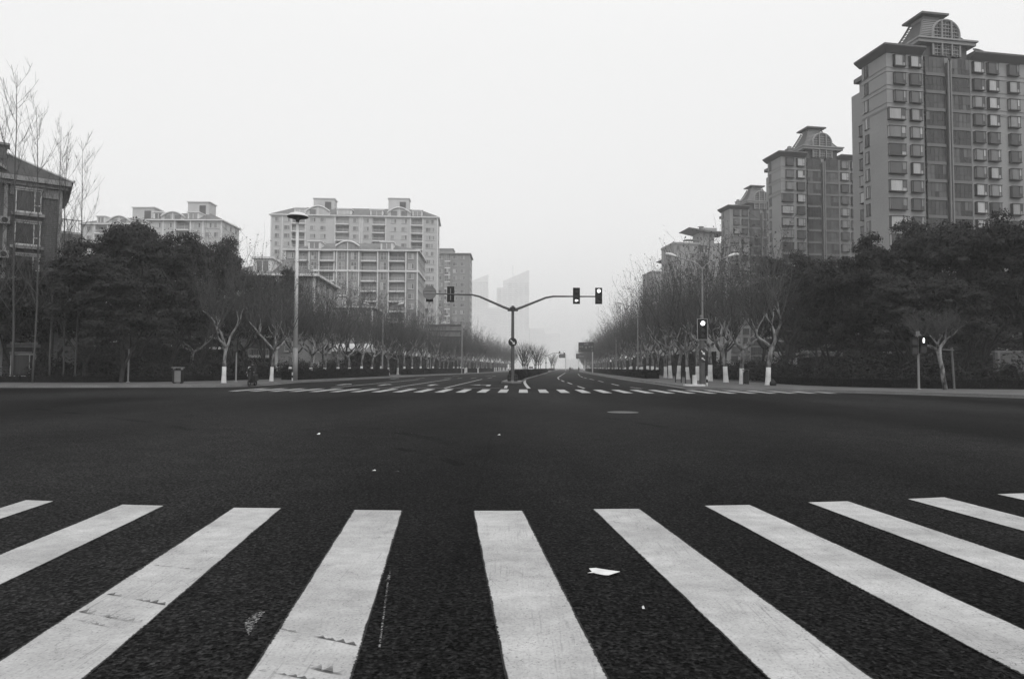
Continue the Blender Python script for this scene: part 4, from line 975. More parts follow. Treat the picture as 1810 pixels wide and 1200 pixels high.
# poplars
def poplar(seed, H, twig=1.0):
    random.seed(seed); root = link('poplar_tree', None); tk = MB(); cr = MB(); p = Vector((0,0,0)); pts = [p.copy()]; rad = [.05]; n = 14; d = Vector((0,0,1))
    for i in range(n): d = (d+rand_unit()*.035+Vector((0,0,.1))).normalized(); p = p+d*(H/n); pts.append(p.copy()); rad.append(.05*(1-(i+1)/n)**.9+.006)
    tk.tube(pts, rad, 7, 0)
    for i in range(3, n):
        t = i/n; m_ = 3 if i % 2 else 4
        for _ in range(m_):
            a = random.uniform(0, 6.28); dd = Vector((math.cos(a), math.sin(a), random.uniform(.7, 1.5))).normalized(); b0 = pts[i].lerp(pts[i+1] if i < n else pts[i], random.random()) if i < n else pts[i]
            ln = (1-t)**.75*H*.30+.7; s, de = bent(b0, dd, ln*random.uniform(.5, 1), .013*(1.25-t), .005, cr, 6, .08, .16, 0, 4)
            for j in range(7): 
                q, dq = bent(s[random.choice((1,2,3,4,5))], (de*.6+rand_unit()*.7+Vector((0,0,.3))).normalized(), random.uniform(.5, 1.3)*(1.3-t), .005, .003, cr, 3, .1, .2, 0, 3)
    tk.build('trunk', POPLAR, root, True); cr.build('crown', POPLAR, root); return tag(root, None, 'tree')
def pop(px, D, pytop, lab, o, base=12.0):
    H = AT(px, pytop, D).z; o['label'] = lab; o.location = (XD(px, D).x, D, .16); o['group'] = 'tall bare poplars'; s = H/base; o.scale = (s*.9, s*.9, s)
P1, P2 = poplar(41, 12.0), poplar(43, 12.0)
pop(22, 52, 140, 'tallest bare poplar rising at the left edge in front of the house', P1); pop(133, 54, 250, 'bare poplar standing between the brick house and the pale blocks', P2); P2.rotation_euler = (0, .06, 2)
pop(58, 50, 195, 'slender bare poplar right beside the tallest poplar', copy_tree(P2, rz=.7)); pop(88, 53, 228, 'thin bare poplar above the ridge of the brick house roof', copy_tree(P1, rz=2.0)); pop(-12, 52, 205, 'bare poplar cut by the left picture edge', copy_tree(P2, rz=4))
pop(112, 54, 262, 'short bare poplar above the eave corner of the brick house', copy_tree(P1, rz=5.0))
# bare vase shaped trees on the median
def vase(seed, H):
    random.seed(seed); root = link('median_tree', None); tk = MB(); cr = MB()
    for i in range(3):
        a = i*2.1+random.uniform(-.3, .3); pts, d = bent(Vector((math.cos(a)*.12, math.sin(a)*.12, 0)), Vector((math.cos(a)*.08, math.sin(a)*.08, 1)).normalized(), H*.38, .075, .055, tk, 3, .05, 0, 0, 6)
        for j in range(5):
            b = random.uniform(0, 6.28); s, de = bent(pts[-1-(j % 2)], Vector((math.cos(b)*.5, math.sin(b)*.5, 1)).normalized(), H*.42, .045, .02, cr, 4, .10, .02, 0, 5)
            for k in range(9): 
                q, dq = bent(s[random.choice((1,2,3,4))], (de+rand_unit()*.55).normalized(), H*random.uniform(.12, .26), .02, .008, cr, 3, .08, .03, 0, 3)
    tk.build('trunk', BARK_D, root, True); cr.build('crown', BARK_D, root); return tag(root, None, 'tree')
VT = [vase(51, 6.5), vase(52, 6.5)]
for i, (px, D, s) in enumerate(((926, 98, .82), (931, 110, .88), (946, 142, 1.02), (953, 152, 1.05), (975, 300, 1.3), (979, 330, 1.3))):
    lab = ['nearest bare multi stemmed tree on the median hedge', 'second bare multi stemmed tree on the median, just behind the nearest', 'third bare multi stemmed tree on the median, in the farther pair', 'fourth bare tree on the median, rearmost of the farther pair', 'small hazy bare tree on the median beyond the far signals', 'hazy rearmost bare tree on the median'][i]
    o = place(used, VT[i % 2], lab, (XD(px, D).x, D, .15), i*1.3, s); o['group'] = 'bare trees on the median'
# staked young plane tree on the right
st = plane_tree(61, H=5.4, white=.02, th=3.0, spread=.62, dry=300, lean=-.10)
for c in list(st.children):
    if c.name.startswith('whitewash'): bpy.data.objects.remove(c)
q = XD(1670, 42.5); st.location = (q.x, 42.5, .15); st.scale = (.86, .86, .86); tag(st, 'small pollarded plane tree with a wooden stake, alone on the right pavement', 'tree'); st.name = 'young_tree'
sk = MB().tube([(.66, 0, 0), (.52, 0, 3.05)], .075, 8); sk.tube([(.62, -.08, 2.85), (-.42, -.08, 2.9)], .05, 6, 0); sk.build('support_stake', mat('stake_wood', .12, .8, .2, 5), st)
# ------------------------------------------------------------------ hedges and shrubs
def hedge(name, path, wd, h, z, lab, dens=420, ls=.05, grp=None, mt=HEDGEM):
    path = [Vector(p) for p in path]; root = thing(name, lab, 'hedge', (0,0,0), 0, grp)
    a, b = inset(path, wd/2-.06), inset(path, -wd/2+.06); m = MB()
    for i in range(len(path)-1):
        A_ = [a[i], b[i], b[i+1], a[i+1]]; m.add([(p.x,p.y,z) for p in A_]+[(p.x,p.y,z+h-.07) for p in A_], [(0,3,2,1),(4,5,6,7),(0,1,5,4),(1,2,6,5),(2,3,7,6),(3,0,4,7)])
    m.build('shade_core', CORE, root)  # solid near-black core, painted shade behind the leaf shell
    a, b = inset(path, wd/2), inset(path, -wd/2)
    def fn(rg, n):
        L_ = np.array([0]+[ (path[i+1]-path[i]).length for i in range(len(path)-1)]).cumsum(); t = rg.uniform(0, L_[-1], n); t[:n//24] = 0
        idx = np.clip(np.searchsorted(L_, t, side='right')-1, 0, len(path)-2); f = (t-L_[idx])/(L_[idx+1]-L_[idx])
        PA = np.array([tuple(p) for p in a]); PB = np.array([tuple(p) for p in b]); A0 = PA[idx]*(1-f)[:,None]+PA[idx+1]*f[:,None]; B0 = PB[idx]*(1-f)[:,None]+PB[idx+1]*f[:,None]
        s = rg.integers(0, 3, n); w_ = rg.uniform(0, 1, n); w_ = np.where(s == 0, 0, np.where(s == 1, 1, w_)); w_[:n//24] = rg.uniform(0, 1, n//24)
        zz = np.where(s == 2, 1, rg.uniform(0, 1, n)); zz[:n//24] = rg.uniform(0, 1, n//24)
        P = A0*(1-w_)[:,None]+B0*w_[:,None]; bump_ = .05*np.sin(t*2.3)+.04*np.sin(t*5.1+1); P[:,2] = z+zz*(h+bump_)
        P += rg.normal(size=(n,3))*.035
        nn = (A0-B0); nn /= np.linalg.norm(nn, axis=1)[:,None]; nn = np.where((s == 0)[:,None], nn, np.where((s == 1)[:,None], -nn, np.array([0,0,1.0])))
        return P, nn
    ln = sum((path[i+1]-path[i]).length for i in range(len(path)-1)); leaf_mass('foliage', [(fn, int(dens*ln*(wd+2*h)/2.4))], 0, ls, mt, root)
def sub(p0, p1, n): return [Vector(p0).lerp(Vector(p1), i/n) for i in range(n+1)]
hedge('box_hedge', [(-21.6,66.5,0),(-20.2,80,0),(-18.2,97,0)], 1.7, .95, .15, 'trimmed dark box hedge at the foot of the tall round lamp column', 420, .07)
hedge('box_hedge', [(-17.6,113,0),(-15,135,0),(-11.8,160,0)], 1.6, .95, .15, 'trimmed hedge farther along the left kerb, before a short gap', 200, .09)
hedge('box_hedge', [(-10.4,172,0),(-6.5,215,0)], 1.6, 1.0, .15, 'short hazy hedge at the far left kerb', 120, .1)
hedge('box_hedge', [(17.2,84,0),(18.6,110,0),(21.0,150,0)], 1.7, .95, .15, 'long dark trimmed hedge along the right kerb, its blunt end nearest', 320, .08)
hedge('box_hedge', [(21.4,153,0),(24.6,200,0),(31,280,0)], 1.7, .95, .15, 'hazy continuation hedge along the right kerb in the distance', 100, .11)
hedge('box_hedge', [(.35,68.5,0),(.95,82,0),(2.7,105,0),(4.2,125,0)], 1.2, .9, .15, 'curving dark median hedge behind the signal pole', 320, .07)
hedge('box_hedge', [(4.6,130,0),(7.4,170,0),(11,220,0)], 1.2, .9, .15, 'farther median hedge under the bare trees', 120, .1)
hedge('box_hedge', [(17,302,0),(23,380,0)], 1.8, .9, .15, 'small hazy median hedge beyond the far signals', 60, .12)
hedge('tall_hedge', [XD(-120, 74), XD(60, 76), XD(190, 79), XD(330, 88), XD(440, 100)], 1.6, 3.5, .15, 'tall dark screen hedge behind the left evergreens, closing the view under their crowns', 200, .12, mt=LEAF2)
hedge('tall_hedge', [XD(1420, 96), XD(1480, 84), XD(1600, 77), XD(1900, 74)], 1.6, 2.7, .15, 'dark screen hedge behind the right evergreens, lower than the gaps between trunks', 200, .12, mt=LEAF2)
hedge('tall_hedge', [Vector((-27+.07*(D-85), D, 0)) for D in (108, 150, 200, 260, 330, 420)], 1.8, 3.6, .15, 'long dark screen hedge behind the left row of plane trees, fading into haze', 70, .17, mt=LEAF2)
hedge('tall_hedge', [Vector((28+.062*(D-85), D, 0)) for D in (100, 150, 200, 260, 330, 420)], 1.8, 3.6, .15, 'long dark screen hedge behind the right row of plane trees, fading into haze', 70, .17, mt=LEAF2)
# front trimmed edging hedges in front of the shrubs
eR = [Vector((p.x+.15, p.y+.55, 0)) for p in BR if p.y < 60 and p.x < 45]; eL = [Vector((p.x-.1, p.y+.6, 0)) for p in BL if p.x > -62 and p.y < 70]
hedge('edging_hedge', eR, 1.0, .62, .16, 'low trimmed edging hedge along the back of the right pavement', 260, .055); hedge('edging_hedge', eL, 1.0, .5, .16, 'low trimmed edging hedge along the back of the left pavement', 240, .055)
def shrubbery(name, lab, path, depth, h, seed, sgn):
    rg0 = random.Random(seed); cl = []
    for i in range(len(path)-1):
        a, b = path[i], path[i+1]; L_ = (b-a).length; n_ = (b-a).normalized(); n_ = Vector((-n_.y, n_.x, 0))*sgn
        for k in range(max(1, int(L_*.95*depth/3))):
            p = a.lerp(b, rg0.random())+n_*(1.2+rg0.random()*depth); cl.append((p, rg0.uniform(.7, 1.3), h*rg0.uniform(.65, 1.12)))
    m = MB()
    for p, r_, hh in cl: m.lathe([(r_*.5, .1), (r_*.55, hh*.4), (r_*.35, hh*.62), (.01, hh*.7)], 7, 0, (p.x, p.y, .1))
    root = thing(name, lab, 'shrubs'); root['kind'] = 'stuff'; o = m.build('shade_core', CORE, root); o['kind'] = 'stuff'  # near-black domes stand in for the shade inside the shrubs
    def mk(p, r_, hh):
        def fn(rg, n):
            u = rg.normal(size=(n,3)); u /= np.linalg.norm(u, axis=1)[:,None]; u[:,2] = np.abs(u[:,2]); k = rg.uniform(.6, 1.15, n)[:,None]
            lump = (1+.22*np.sin(u[:,0]*7+p.x)+.22*np.sin(u[:,1]*8+p.y+u[:,2]*6))[:,None]
            P = np.array([p.x, p.y, hh*.28])+u*np.array([r_, r_, hh*.70])*k*lump; low = rg.random(n) < .3; P[low, 2] *= rg.random(low.sum()); return P, u+np.array([0,0,.3])
        return fn
    leaf_mass('foliage', [(mk(*c), 800) for c in cl], 0, .105, LEAF2, root, seed)['kind'] = 'stuff'
shrubbery('shrubbery', 'mass of waist to head high shrubs under the left evergreens', [Vector(p) for p in ((-50,53.5,0),(-38,53.5,0),(-29,54.5,0),(-26.5,62,0),(-24.5,74,0),(-21.5,100,0),(-16,150,0))], 3.2, 2.3, 8, 1)
shrubbery('shrubbery', 'mass of shrubs under the right evergreens and behind the plane trees', [Vector(p) for p in ((44,40,0),(33,44,0),(25.5,45.5,0),(23,52,0),(22.8,65,0),(23.6,85,0),(27.5,150,0))], 3.2, 2.2, 9, -1)
# ================================================================== STREET FURNITURE
def lathe_z(mb, x, y, z0, z1, r0_, r1_, n=12, mi=0): mb.tube([(x,y,z0),(x,y,z1)], [r0_, r1_], n, mi)
def signal_head(mb_mats, root, x, z, y, facing=1, lit=None, w=.5, h=1.45, frame=False, name='signal_head'):
    """three-lamp head; facing 1 shows its lenses to the camera (-y)"""
    m = MB(); m.box(x-w/2, x+w/2, y, y+.22, z-h/2, z+h/2, 0)
    m.box(x-w/2-.09, x+w/2+.09, y+.10, y+.13, z-h/2-.09, z+h/2+.09, 0)
    if frame:
        for a in ((x-w/2-.13,x-w/2-.09,z-h/2-.13,z+h/2+.13),(x+w/2+.09,x+w/2+.13,z-h/2-.13,z+h/2+.13),(x-w/2-.09,x+w/2+.09,z+h/2+.09,z+h/2+.13),(x-w/2-.09,x+w/2+.09,z-h/2-.13,z-h/2-.09)): m.box(a[0],a[1],y+.05,y+.15,a[2],a[3],2)
    if facing < 0: m.box(x-.03, x+.03, y-.06, y, z-h*.42, z+h*.42, 1)
    hd = m.build(name, [BLACK, GALV, GALV], root)
    if facing > 0:
        for i in range(3):
            zc = z+h/2-h/6-i*h/3; l = MB().disc((x, zc), .165, y-.03, y, 20, 0); on = lit is not None and i == lit[0]
            if on and lit[1] == 'arrow':
                l = MB(); l.disc((x, zc), .165, y-.01, y, 20, 0); l.build('lens', LENS, hd)
                l = MB(); T = Matrix.Rotation(R(90), 4, 'X'); l.prism([(x-.17,zc),(x-.03,zc+.14),(x-.03,zc+.06),(x+.14,zc+.06),(x+.14,zc-.06),(x-.03,zc-.06),(x-.03,zc-.14)], -(y-.01), -(y-.03), 0, T); l.build('lit_arrow', LAMPON, hd)
            else: l.build('lens', LAMPON if on else LENS, hd)
            v = MB(); n = 12; ps = [(x+.19*math.cos(math.pi*k/n), zc+.19*math.sin(math.pi*k/n)) for k in range(n+1)]
            for k in range(n):
                a_, b_ = ps[k], ps[k+1]; v.add([(a_[0],y-.24,a_[1]),(b_[0],y-.24,b_[1]),(b_[0],y,b_[1]),(a_[0],y,a_[1])], [(0,1,2,3)])
            v.build('visor', BLACK, hd)
    return hd
def lane_mast(label, loc, detail=True):
    r_ = thing('traffic_signal', label, 'traffic signal', loc, 0, 'two armed lane signals on the median'); m = MB(); lathe_z(m, 0, 0, 0, 7.25, .19, .13, 14); m.lathe([(.36,0),(.36,.04),(.22,.08),(.20,.45)], 14); m.build('pole', STEEL, r_)
    m = MB(); m.lathe([(.17,6.75),(.27,6.8),(.27,7.1),(.17,7.15)], 14); m.box(-.5,.5,-.09,.09,6.72,6.86); m.build('collar', DARKSTEEL, r_)
    m = MB(); m.tube([(-.15,0,6.85),(-.9,0,7.12),(-3.2,0,8.12),(-3.9,0,8.3),(-8.35,0,8.4)], [.13,.12,.10,.09,.06], 10); m.build('arm', STEEL, r_)
    m = MB(); m.tube([(.15,0,6.85),(.9,0,7.12),(3.2,0,8.05),(3.95,0,8.18),(8.3,0,8.18)], [.13,.12,.10,.09,.06], 10); m.build('arm', STEEL, r_)
    signal_head(None, r_, -8.1, 8.38, .08, -1, w=.52, h=1.35); signal_head(None, r_, -6.05, 8.36, .08, -1, w=.52, h=1.35)
    signal_head(None, r_, 6.15, 8.22, -.3, 1, (2, 'arrow'), w=.5, h=1.4); signal_head(None, r_, 8.3, 8.22, -.3, 1, (0, 'disc'), w=.5, h=1.4)
    s = MB(); s.disc((-8.05, 8.45), .66, -.30, -.26, 28, 0); s.box(-8.6, -7.5, -.34, -.30, 8.38, 8.46, 1); s.box(-8.05-.55, -7.5, -.335, -.30, 8.68, 8.72, 1); s.build('round_sign_back', [PALESIGN, GALV], r_)
    s = MB(); s.disc((0, 3.72), .42, -.27, -.24, 28, 0); s.build('keep_right_sign', BLACK, r_)
    ar = MB(); T = Matrix.Rotation(R(90), 4, 'X')@Matrix.Translation((0, 3.72, 0))@Matrix.Rotation(R(-45), 4, 'Z')
    ar.prism([(-.3,-.045),(.10,-.045),(.10,-.15),(.31,0),(.10,.15),(.10,.045),(-.3,.045)], .27, .285, 0, T); ar.build('sign_arrow', PALESIGN if not detail else WHITEP, bpy.data.objects[s.name] if False else r_)
    return r_
q = XD(906, 66); lm = lane_mast('tall two armed signal mast on the median tip, round keep right sign on its pole', (q.x, 66, .15))
q = XD(965, 310); lm2 = copy_tree(lm, 'small hazy copy of the two armed signal mast far down the road', (q.x, 310, .0))
for i, px in enumerate((900.3, 911.8)):
    m = MB(); m.lathe([(.16,0),(.18,.06),(.18,.5),(.14,.62),(.0,.64)], 12, 0); m.lathe([(.185,.25),(.185,.36)], 12, 1); o = m.build('crash_bollard', [BLACK, DARKSTEEL]); o.location = (XD(px, 63.6).x, 63.6, .15)
    tag(o, 'squat black bollard %s of the median signal pole' % ('left' if i == 0 else 'right'), 'bollard', 'squat bollards at the median pole')
# near right signal pole
q = XD(1241, 50.5); r_ = thing('traffic_signal', 'grey framed three lamp signal on its own pole at the right corner, top lamp lit', 'traffic signal', (q.x, 50.5, .15))
m = MB(); lathe_z(m, 0, 0, 0, 3.4, .21, .19, 14); m.lathe([(.30,0),(.30,.05),(.22,.08)], 14); m.build('pole', STEEL, r_)
signal_head(None, r_, 0, 4.15, -.25, 1, (0, 'disc'), w=.5, h=1.3, frame=True)
m = MB(); m.disc((0, 2.42), .32, -.27, -.23, 20, 0); m.disc((.02, 1.95), .26, -.26, -.22, 20, 0); m.build('round_sign', DARKSTEEL, r_)
m = MB(); T = Matrix.Rotation(R(90), 4, 'X')@Matrix.Translation((0, 2.42, 0))@Matrix.Rotation(R(-50), 4, 'Z'); m.prism([(-.2,-.035),(.05,-.035),(.05,-.11),(.22,0),(.05,.11),(.05,.035),(-.2,.035)], .27, .29, 0, T)
T = Matrix.Rotation(R(90), 4, 'X')@Matrix.Translation((0.02, 1.95, 0))@Matrix.Rotation(R(140), 4, 'Z'); m.prism([(-.15,-.03),(.05,-.03),(.05,-.09),(.17,0),(.05,.09),(.05,.03),(-.15,.03)], .26, .28, 0, T); m.build('sign_arrow', WHITEP, r_)
m = MB(); m.tube([(.3,0,3.6),(.12,0,3.45)], .03, 6); m.tube([(-.1,-.1,4.9),(-.1,-.1,5.1)], .04, 6); m.box(-.16,.0,-.2,-.04,5.1,5.2); m.build('bracket', GALV, r_)
q = XD(1227, 49.0); m = MB(); m.box(-.72, .72, -.3, .3, 0, .12, 0); m.box(-.1, .16, -.15, .15, .12, .78, 0); o = m.build('concrete_block', WASH); o.location = (q.x, 49, .15); tag(o, 'white painted post stub on a white slab, left of the right corner signal', 'block')
def stripe_post(px, D, h, lab):
    m = MB(); n = 4
    for k in range(n): lathe_z(m, 0, 0, h*k/n, h*(k+1)/n, .06 if k % 2 else .0605, .06, 10, k % 2)
    m.lathe([(.06,h),(.03,h+.05),(0,h+.06)], 10, 1); o = m.build('striped_post', [WASH, BLACK]); o.location = (XD(px, D).x, D, .15 if D > 50 else .15); tag(o, lab, 'bollard')
stripe_post(1249.5, 49.5, .95, 'black and white post right beside the right corner signal pole'); stripe_post(517, 62.0, 1.0, 'black and white banded post at the blunt end of the left hedge')
for i, px in enumerate((1194, 1204, 1211.5, 1222)):
    m = MB(); m.lathe([(.045,0),(.045,.95),(.03,1.0),(0,1.02)], 8); o = m.build('thin_bollard', BLACK); o.location = (XD(px, 62-i*2.2).x, 62-i*2.2, .15); tag(o, 'thin black bollard, %s from the left in the line before the right corner signal' % ORD[i], 'bollard', 'thin bollards at the right corner')
# pedestrian signals
def ped_signal(label, px, D, H, heads, boxtop=True):
    r_ = thing('pedestrian_signal', label, 'pedestrian signal', (XD(px, D).x, D, .15)); m = MB(); lathe_z(m, 0, 0, 0, H, .065, .055, 10); m.lathe([(.14,0),(.14,.03),(.08,.06)], 10)
    if boxtop: m.box(-.08, .08, -.08, .08, H-.02, H+.28)
    m.build('pole', GALV, r_)
    for (dx, z, lit, wd) in heads:
        h = MB(); h.box(dx-wd/2, dx+wd/2, -.22, -.02, z-.55, z+.55, 0); h.box(dx-wd/2, dx+wd/2, -.38, -.22, z+.5, z+.55, 0); h.box(dx-wd/2, dx+wd/2, -.34, -.22, z-.02, z+.02, 0); hd = h.build('signal_head', BLACK, r_)
        for k in (0, 1):
            zc = z+.27-.54*k; l = MB().box(dx-wd*.38, dx+wd*.38, -.235, -.22, zc-.2, zc+.2, 0); ln = l.build('lens', LENS if not lit or k != lit-1 else BLACK, hd)
            if lit and k == lit-1:
                s = MB(); T = Matrix.Translation((dx, 0, zc)); k_ = .9
                s.disc((dx, zc+.10), .048, -.25, -.236, 12, 0); s.prism([(dx-.055,zc-.14),(dx+.055,zc-.14),(dx+.045,zc-.03),(dx+.065,zc+.0),(dx+.04,zc+.06),(dx-.04,zc+.06),(dx-.065,zc+0),(dx-.045,zc-.03)], .236, .25, 0, Matrix.Rotation(R(90), 4, 'X')); s.build('lit_figure', LAMPON, hd)
    return r_
ped_signal('slim pedestrian signal pole on the right pavement with a lit white standing figure', 1623.5, 42.6, 3.35, ((.22, 2.78, 1, .42), (-.32, 2.7, 0, .40)))
ped_signal('slim pedestrian signal pole on the left pavement beside the litter bin, unlit', 227, 53.5, 3.7, ((.0, 3.15, 0, .38),))
ped_signal('thin steel signal pole standing behind the scooter rider', 417.5, 56.5, 3.3, ((-.05, 3.0, 0, .36),))
# street lamps with two arms
def street_lamp(H=10.6):
    r_ = link('street_lamp', None); m = MB(); lathe_z(m, 0, 0, 0, H-.9, .12, .06, 10); m.lathe([(.2,0),(.2,.5),(.13,.6)], 10); m.build('pole', GALV, r_)
    for s in (-1, 1):
        m = MB(); m.tube([(0,0,H-.95),(s*.35,0,H-.55),(s*.9,0,H-.3),(s*2.3,0,H+.12)], [.055,.05,.045,.04], 8); m.build('arm', GALV, r_)
        m = MB(); T = Matrix.Translation((s*2.2, 0, H+.1))@Matrix.Rotation(-s*.24, 4, 'Y'); 
        m.tube([T@Vector((0,0,0)), T@Vector((s*.12,0,.03)), T@Vector((s*.5,0,.05)), T@Vector((s*.85,0,.03)), T@Vector((s*.95,0,.0))], [.05,.12,.16,.12,.03], 10); m.build('lamp_head', L_TRIM, r_, True)
    return tag(r_, None, 'street lamp')
SL = street_lamp()
for i, (px, D) in enumerate(((1242.5, 57.5), (1127.5, 100), (1089, 143), (1068, 192), (1058, 234), (1053, 276))):
    o = place(used, SL, f'double armed street lamp, {ORD[i]} from the crossing on the right side', (XD(px, D).x, D, .15), 0, 1.0); o['group'] = 'double armed street lamps on the right'
for i, (px, D) in enumerate(((676, 103), (761, 146), (829, 205), (851, 248), (868, 300))):
    o = place(used, SL, f'double armed street lamp, {ORD[i]} from the crossing on the left side', (XD(px, D).x, D, .15), 0, 1.0); o['group'] = 'double armed street lamps on the left'
# tall disc lamp
q = XD(521.5, 63.5); r_ = thing('disc_lamp', 'tall white lamp column topped by a wide round disc, above the left hedge', 'street lamp', (q.x, 63.5, .15)); H = AT(526, 385, 63.5).z-.15
m = MB(); lathe_z(m, 0, 0, 3.0, H, .21, .12, 16); m.build('pole', WHITEP, r_, True); m = MB(); lathe_z(m, 0, 0, 0, 3.0, .25, .23, 16); m.build('pole_sleeve', GALV, r_, True)
m = MB(); m.lathe([(.13,-.5),(.2,-.25),(.5,-.06),(1.02,.02),(1.08,.10)], 32, 1); m.lathe([(1.08,.10),(1.06,.20),(.75,.42),(.35,.54),(0,.57)], 32, 0); o = m.build('lamp_disc', [WHITEP, DARKSTEEL], r_, True); o.location = (0, 0, H); o.scale = (.9, .9, .9)
# back of a road sign on two posts, left
D = 146; a, c = AT(757.5, 650, D), AT(813, 650, D); zt, zb = AT(785, 575, D).z, AT(785, 598, D).z; r_ = thing('road_sign', 'wide grey back of a road sign with three rails on two posts, left roadside', 'road sign', (a.x, D, .15))
W = c.x-a.x; m = MB()
for x in (-.3, W+.4): m.tube([(x, -.1, 0), (x, -.1, zt)], .12, 8); 
m.build('post', GALV, r_)
m = MB(); m.box(.6, W, 0, .06, zb, zt); m.build('panel', PALESIGN, r_)
m = MB()
for k in range(3): z = zb+.15+(zt-zb-.3)*k/2; m.box(-.5, W+.2, -.16, -.01, z-.09, z+.09)
m.build('rail', DARKSTEEL, r_)
# direction signs right (lettering too small to read, kept as rows of small glyph blocks)
def dir_sign(label, px0, px1, py0, py1, D, ppx, rows):
    a, c = AT(px0, py0, D), AT(px1, py1, D); W, Hh = c.x-a.x, a.z-c.z; r_ = thing('direction_sign', label, 'road sign', (a.x, D, 0), 0, 'direction signs over the right lanes')
    MB().box(0, W, 0, .08, c.z, a.z).build('panel', SIGNFACE, r_); x = AT(ppx, 650, D).x-a.x; m = MB(); m.tube([(x, .25, 0), (x, .25, a.z-.1)], .16, 10); m.box(0, x, .1, .22, c.z+Hh*.7, c.z+Hh*.76); m.box(0, x, .1, .22, c.z+Hh*.25, c.z+Hh*.31); m.build('post', L_FRAME, r_)
    m = MB(); rr = random.Random(5)
    for (u0, u1, v0, v1) in rows:
        n = max(1, int((u1-u0)*W/.42))
        for k in range(n):
            x0 = u0*W+(u1-u0)*W*k/n; w_ = (u1-u0)*W/n*.78; z0 = c.z+v0*Hh; h = (v1-v0)*Hh
            for s in range(3): m.box(x0, x0+w_*rr.uniform(.7, 1), -.012, 0, z0+h*s/3, z0+h*s/3+h*.12)
            for s in range(2): xx = x0+w_*rr.uniform(.1, .8); m.box(xx, xx+.05, -.02, -.013, z0, z0+h*.9)
    m.build('lettering', SIGNWHITE, r_)
dir_sign('nearer dark direction sign with pale lettering on a pale post, right of the lanes', 1022.5, 1050, 605, 622, 190, 1047.5, [(.36,.66,.74,.95),(.05,.34,.45,.64),(.66,.95,.45,.64),(.42,.58,.35,.62),(.06,.16,.08,.26),(.84,.94,.1,.28)])
dir_sign('farther hazy direction sign just below and left of the nearer one', 1018, 1037, 625, 634, 300, 1034, [(.25,.8,.3,.7)])
dir_sign('pale hazy road sign hanging near the far signal mast', 988, 999, 625.5, 632.5, 330, 1000, [(.2,.8,.3,.7)])
# litter bin left
q = XD(315, 50.6); r_ = thing('litter_bin', 'dark litter bin with pale front panel and flat hood on the left pavement', 'litter bin', (q.x, 50.6, .15))
m = MB(); m.box(-.34, .34, -.2, .2, .06, 1.0); m.box(-.30, -.24, -.16, .16, 0, .06); m.box(.24, .30, -.16, .16, 0, .06); m.build('body', BLACK, r_); MB().box(-.16, .30, -.225, -.2, .1, .93).build('front_panel', PALESIGN, r_)
m = MB(); m.box(-.31, -.27, -.15, .15, 1.0, 1.14); m.box(.27, .31, -.15, .15, 1.0, 1.14); m.box(-.38, .38, -.24, .24, 1.14, 1.2, 0); m.build('hood', GALV, r_)
q = XD(1317.5, 54.4); r_ = thing('litter_bin', 'narrow dark litter bin with raised hood beside the second right plane tree', 'litter bin', (q.x, 54.4, .15)); m = MB(); m.box(-.13, .2, -.15, .15, .05, .95); m.build('body', BLACK, r_)
m = MB(); m.box(-.20, -.16, -.05, .05, 0, 1.15); m.box(.22, .26, -.05, .05, 0, 1.15); m.box(-.25, .30, -.12, .12, 1.15, 1.2); m.build('frame', STEEL, r_)
q = XD(1366, 51.2); m = MB(); m.lathe([(.0,0),(.22,.0),(.26,.15),(.22,.32),(.10,.44),(.05,.48),(.09,.55),(0,.56)], 12); o = m.build('rubbish_bag', BLACK, None, True); o.location = (q.x, 51.2, .15); o.scale = (1, .9, .9); tag(o, 'black rubbish bag leaning at the foot of the nearest right plane tree', 'bag')
# ================================================================== PEOPLE
def skin_body(name, J, E, mt, parent, sub=1):
    me = bpy.data.meshes.new(name); keys = list(J); me.from_pydata([J[k][0] for k in keys], [(keys.index(a), keys.index(b)) for a, b in E], []); o = link(name, me, parent)
    me.materials.append(mt); mod = o.modifiers.new('skin', 'SKIN'); o.modifiers.new('sub', 'SUBSURF').levels = sub; o.modifiers['sub'].render_levels = sub
    for i, k in enumerate(keys): r_ = J[k][1]; me.skin_vertices[0].data[i].radius = (r_, r_) if not hasattr(r_, '__len__') else r_
    me.skin_vertices[0].data[0].use_root = True; return o
BE = [('pel','wst'),('wst','chs'),('chs','nck'),('nck','hd0'),('hd0','hd1'),('chs','shl'),('shl','ell'),('ell','wrl'),('wrl','hal'),('chs','shr'),('shr','elr'),('elr','wrr'),('wrr','har'),('pel','hpl'),('hpl','knl'),('knl','anl'),('anl','tol'),('pel','hpr'),('hpr','knr'),('knr','anr'),('anr','tor')]
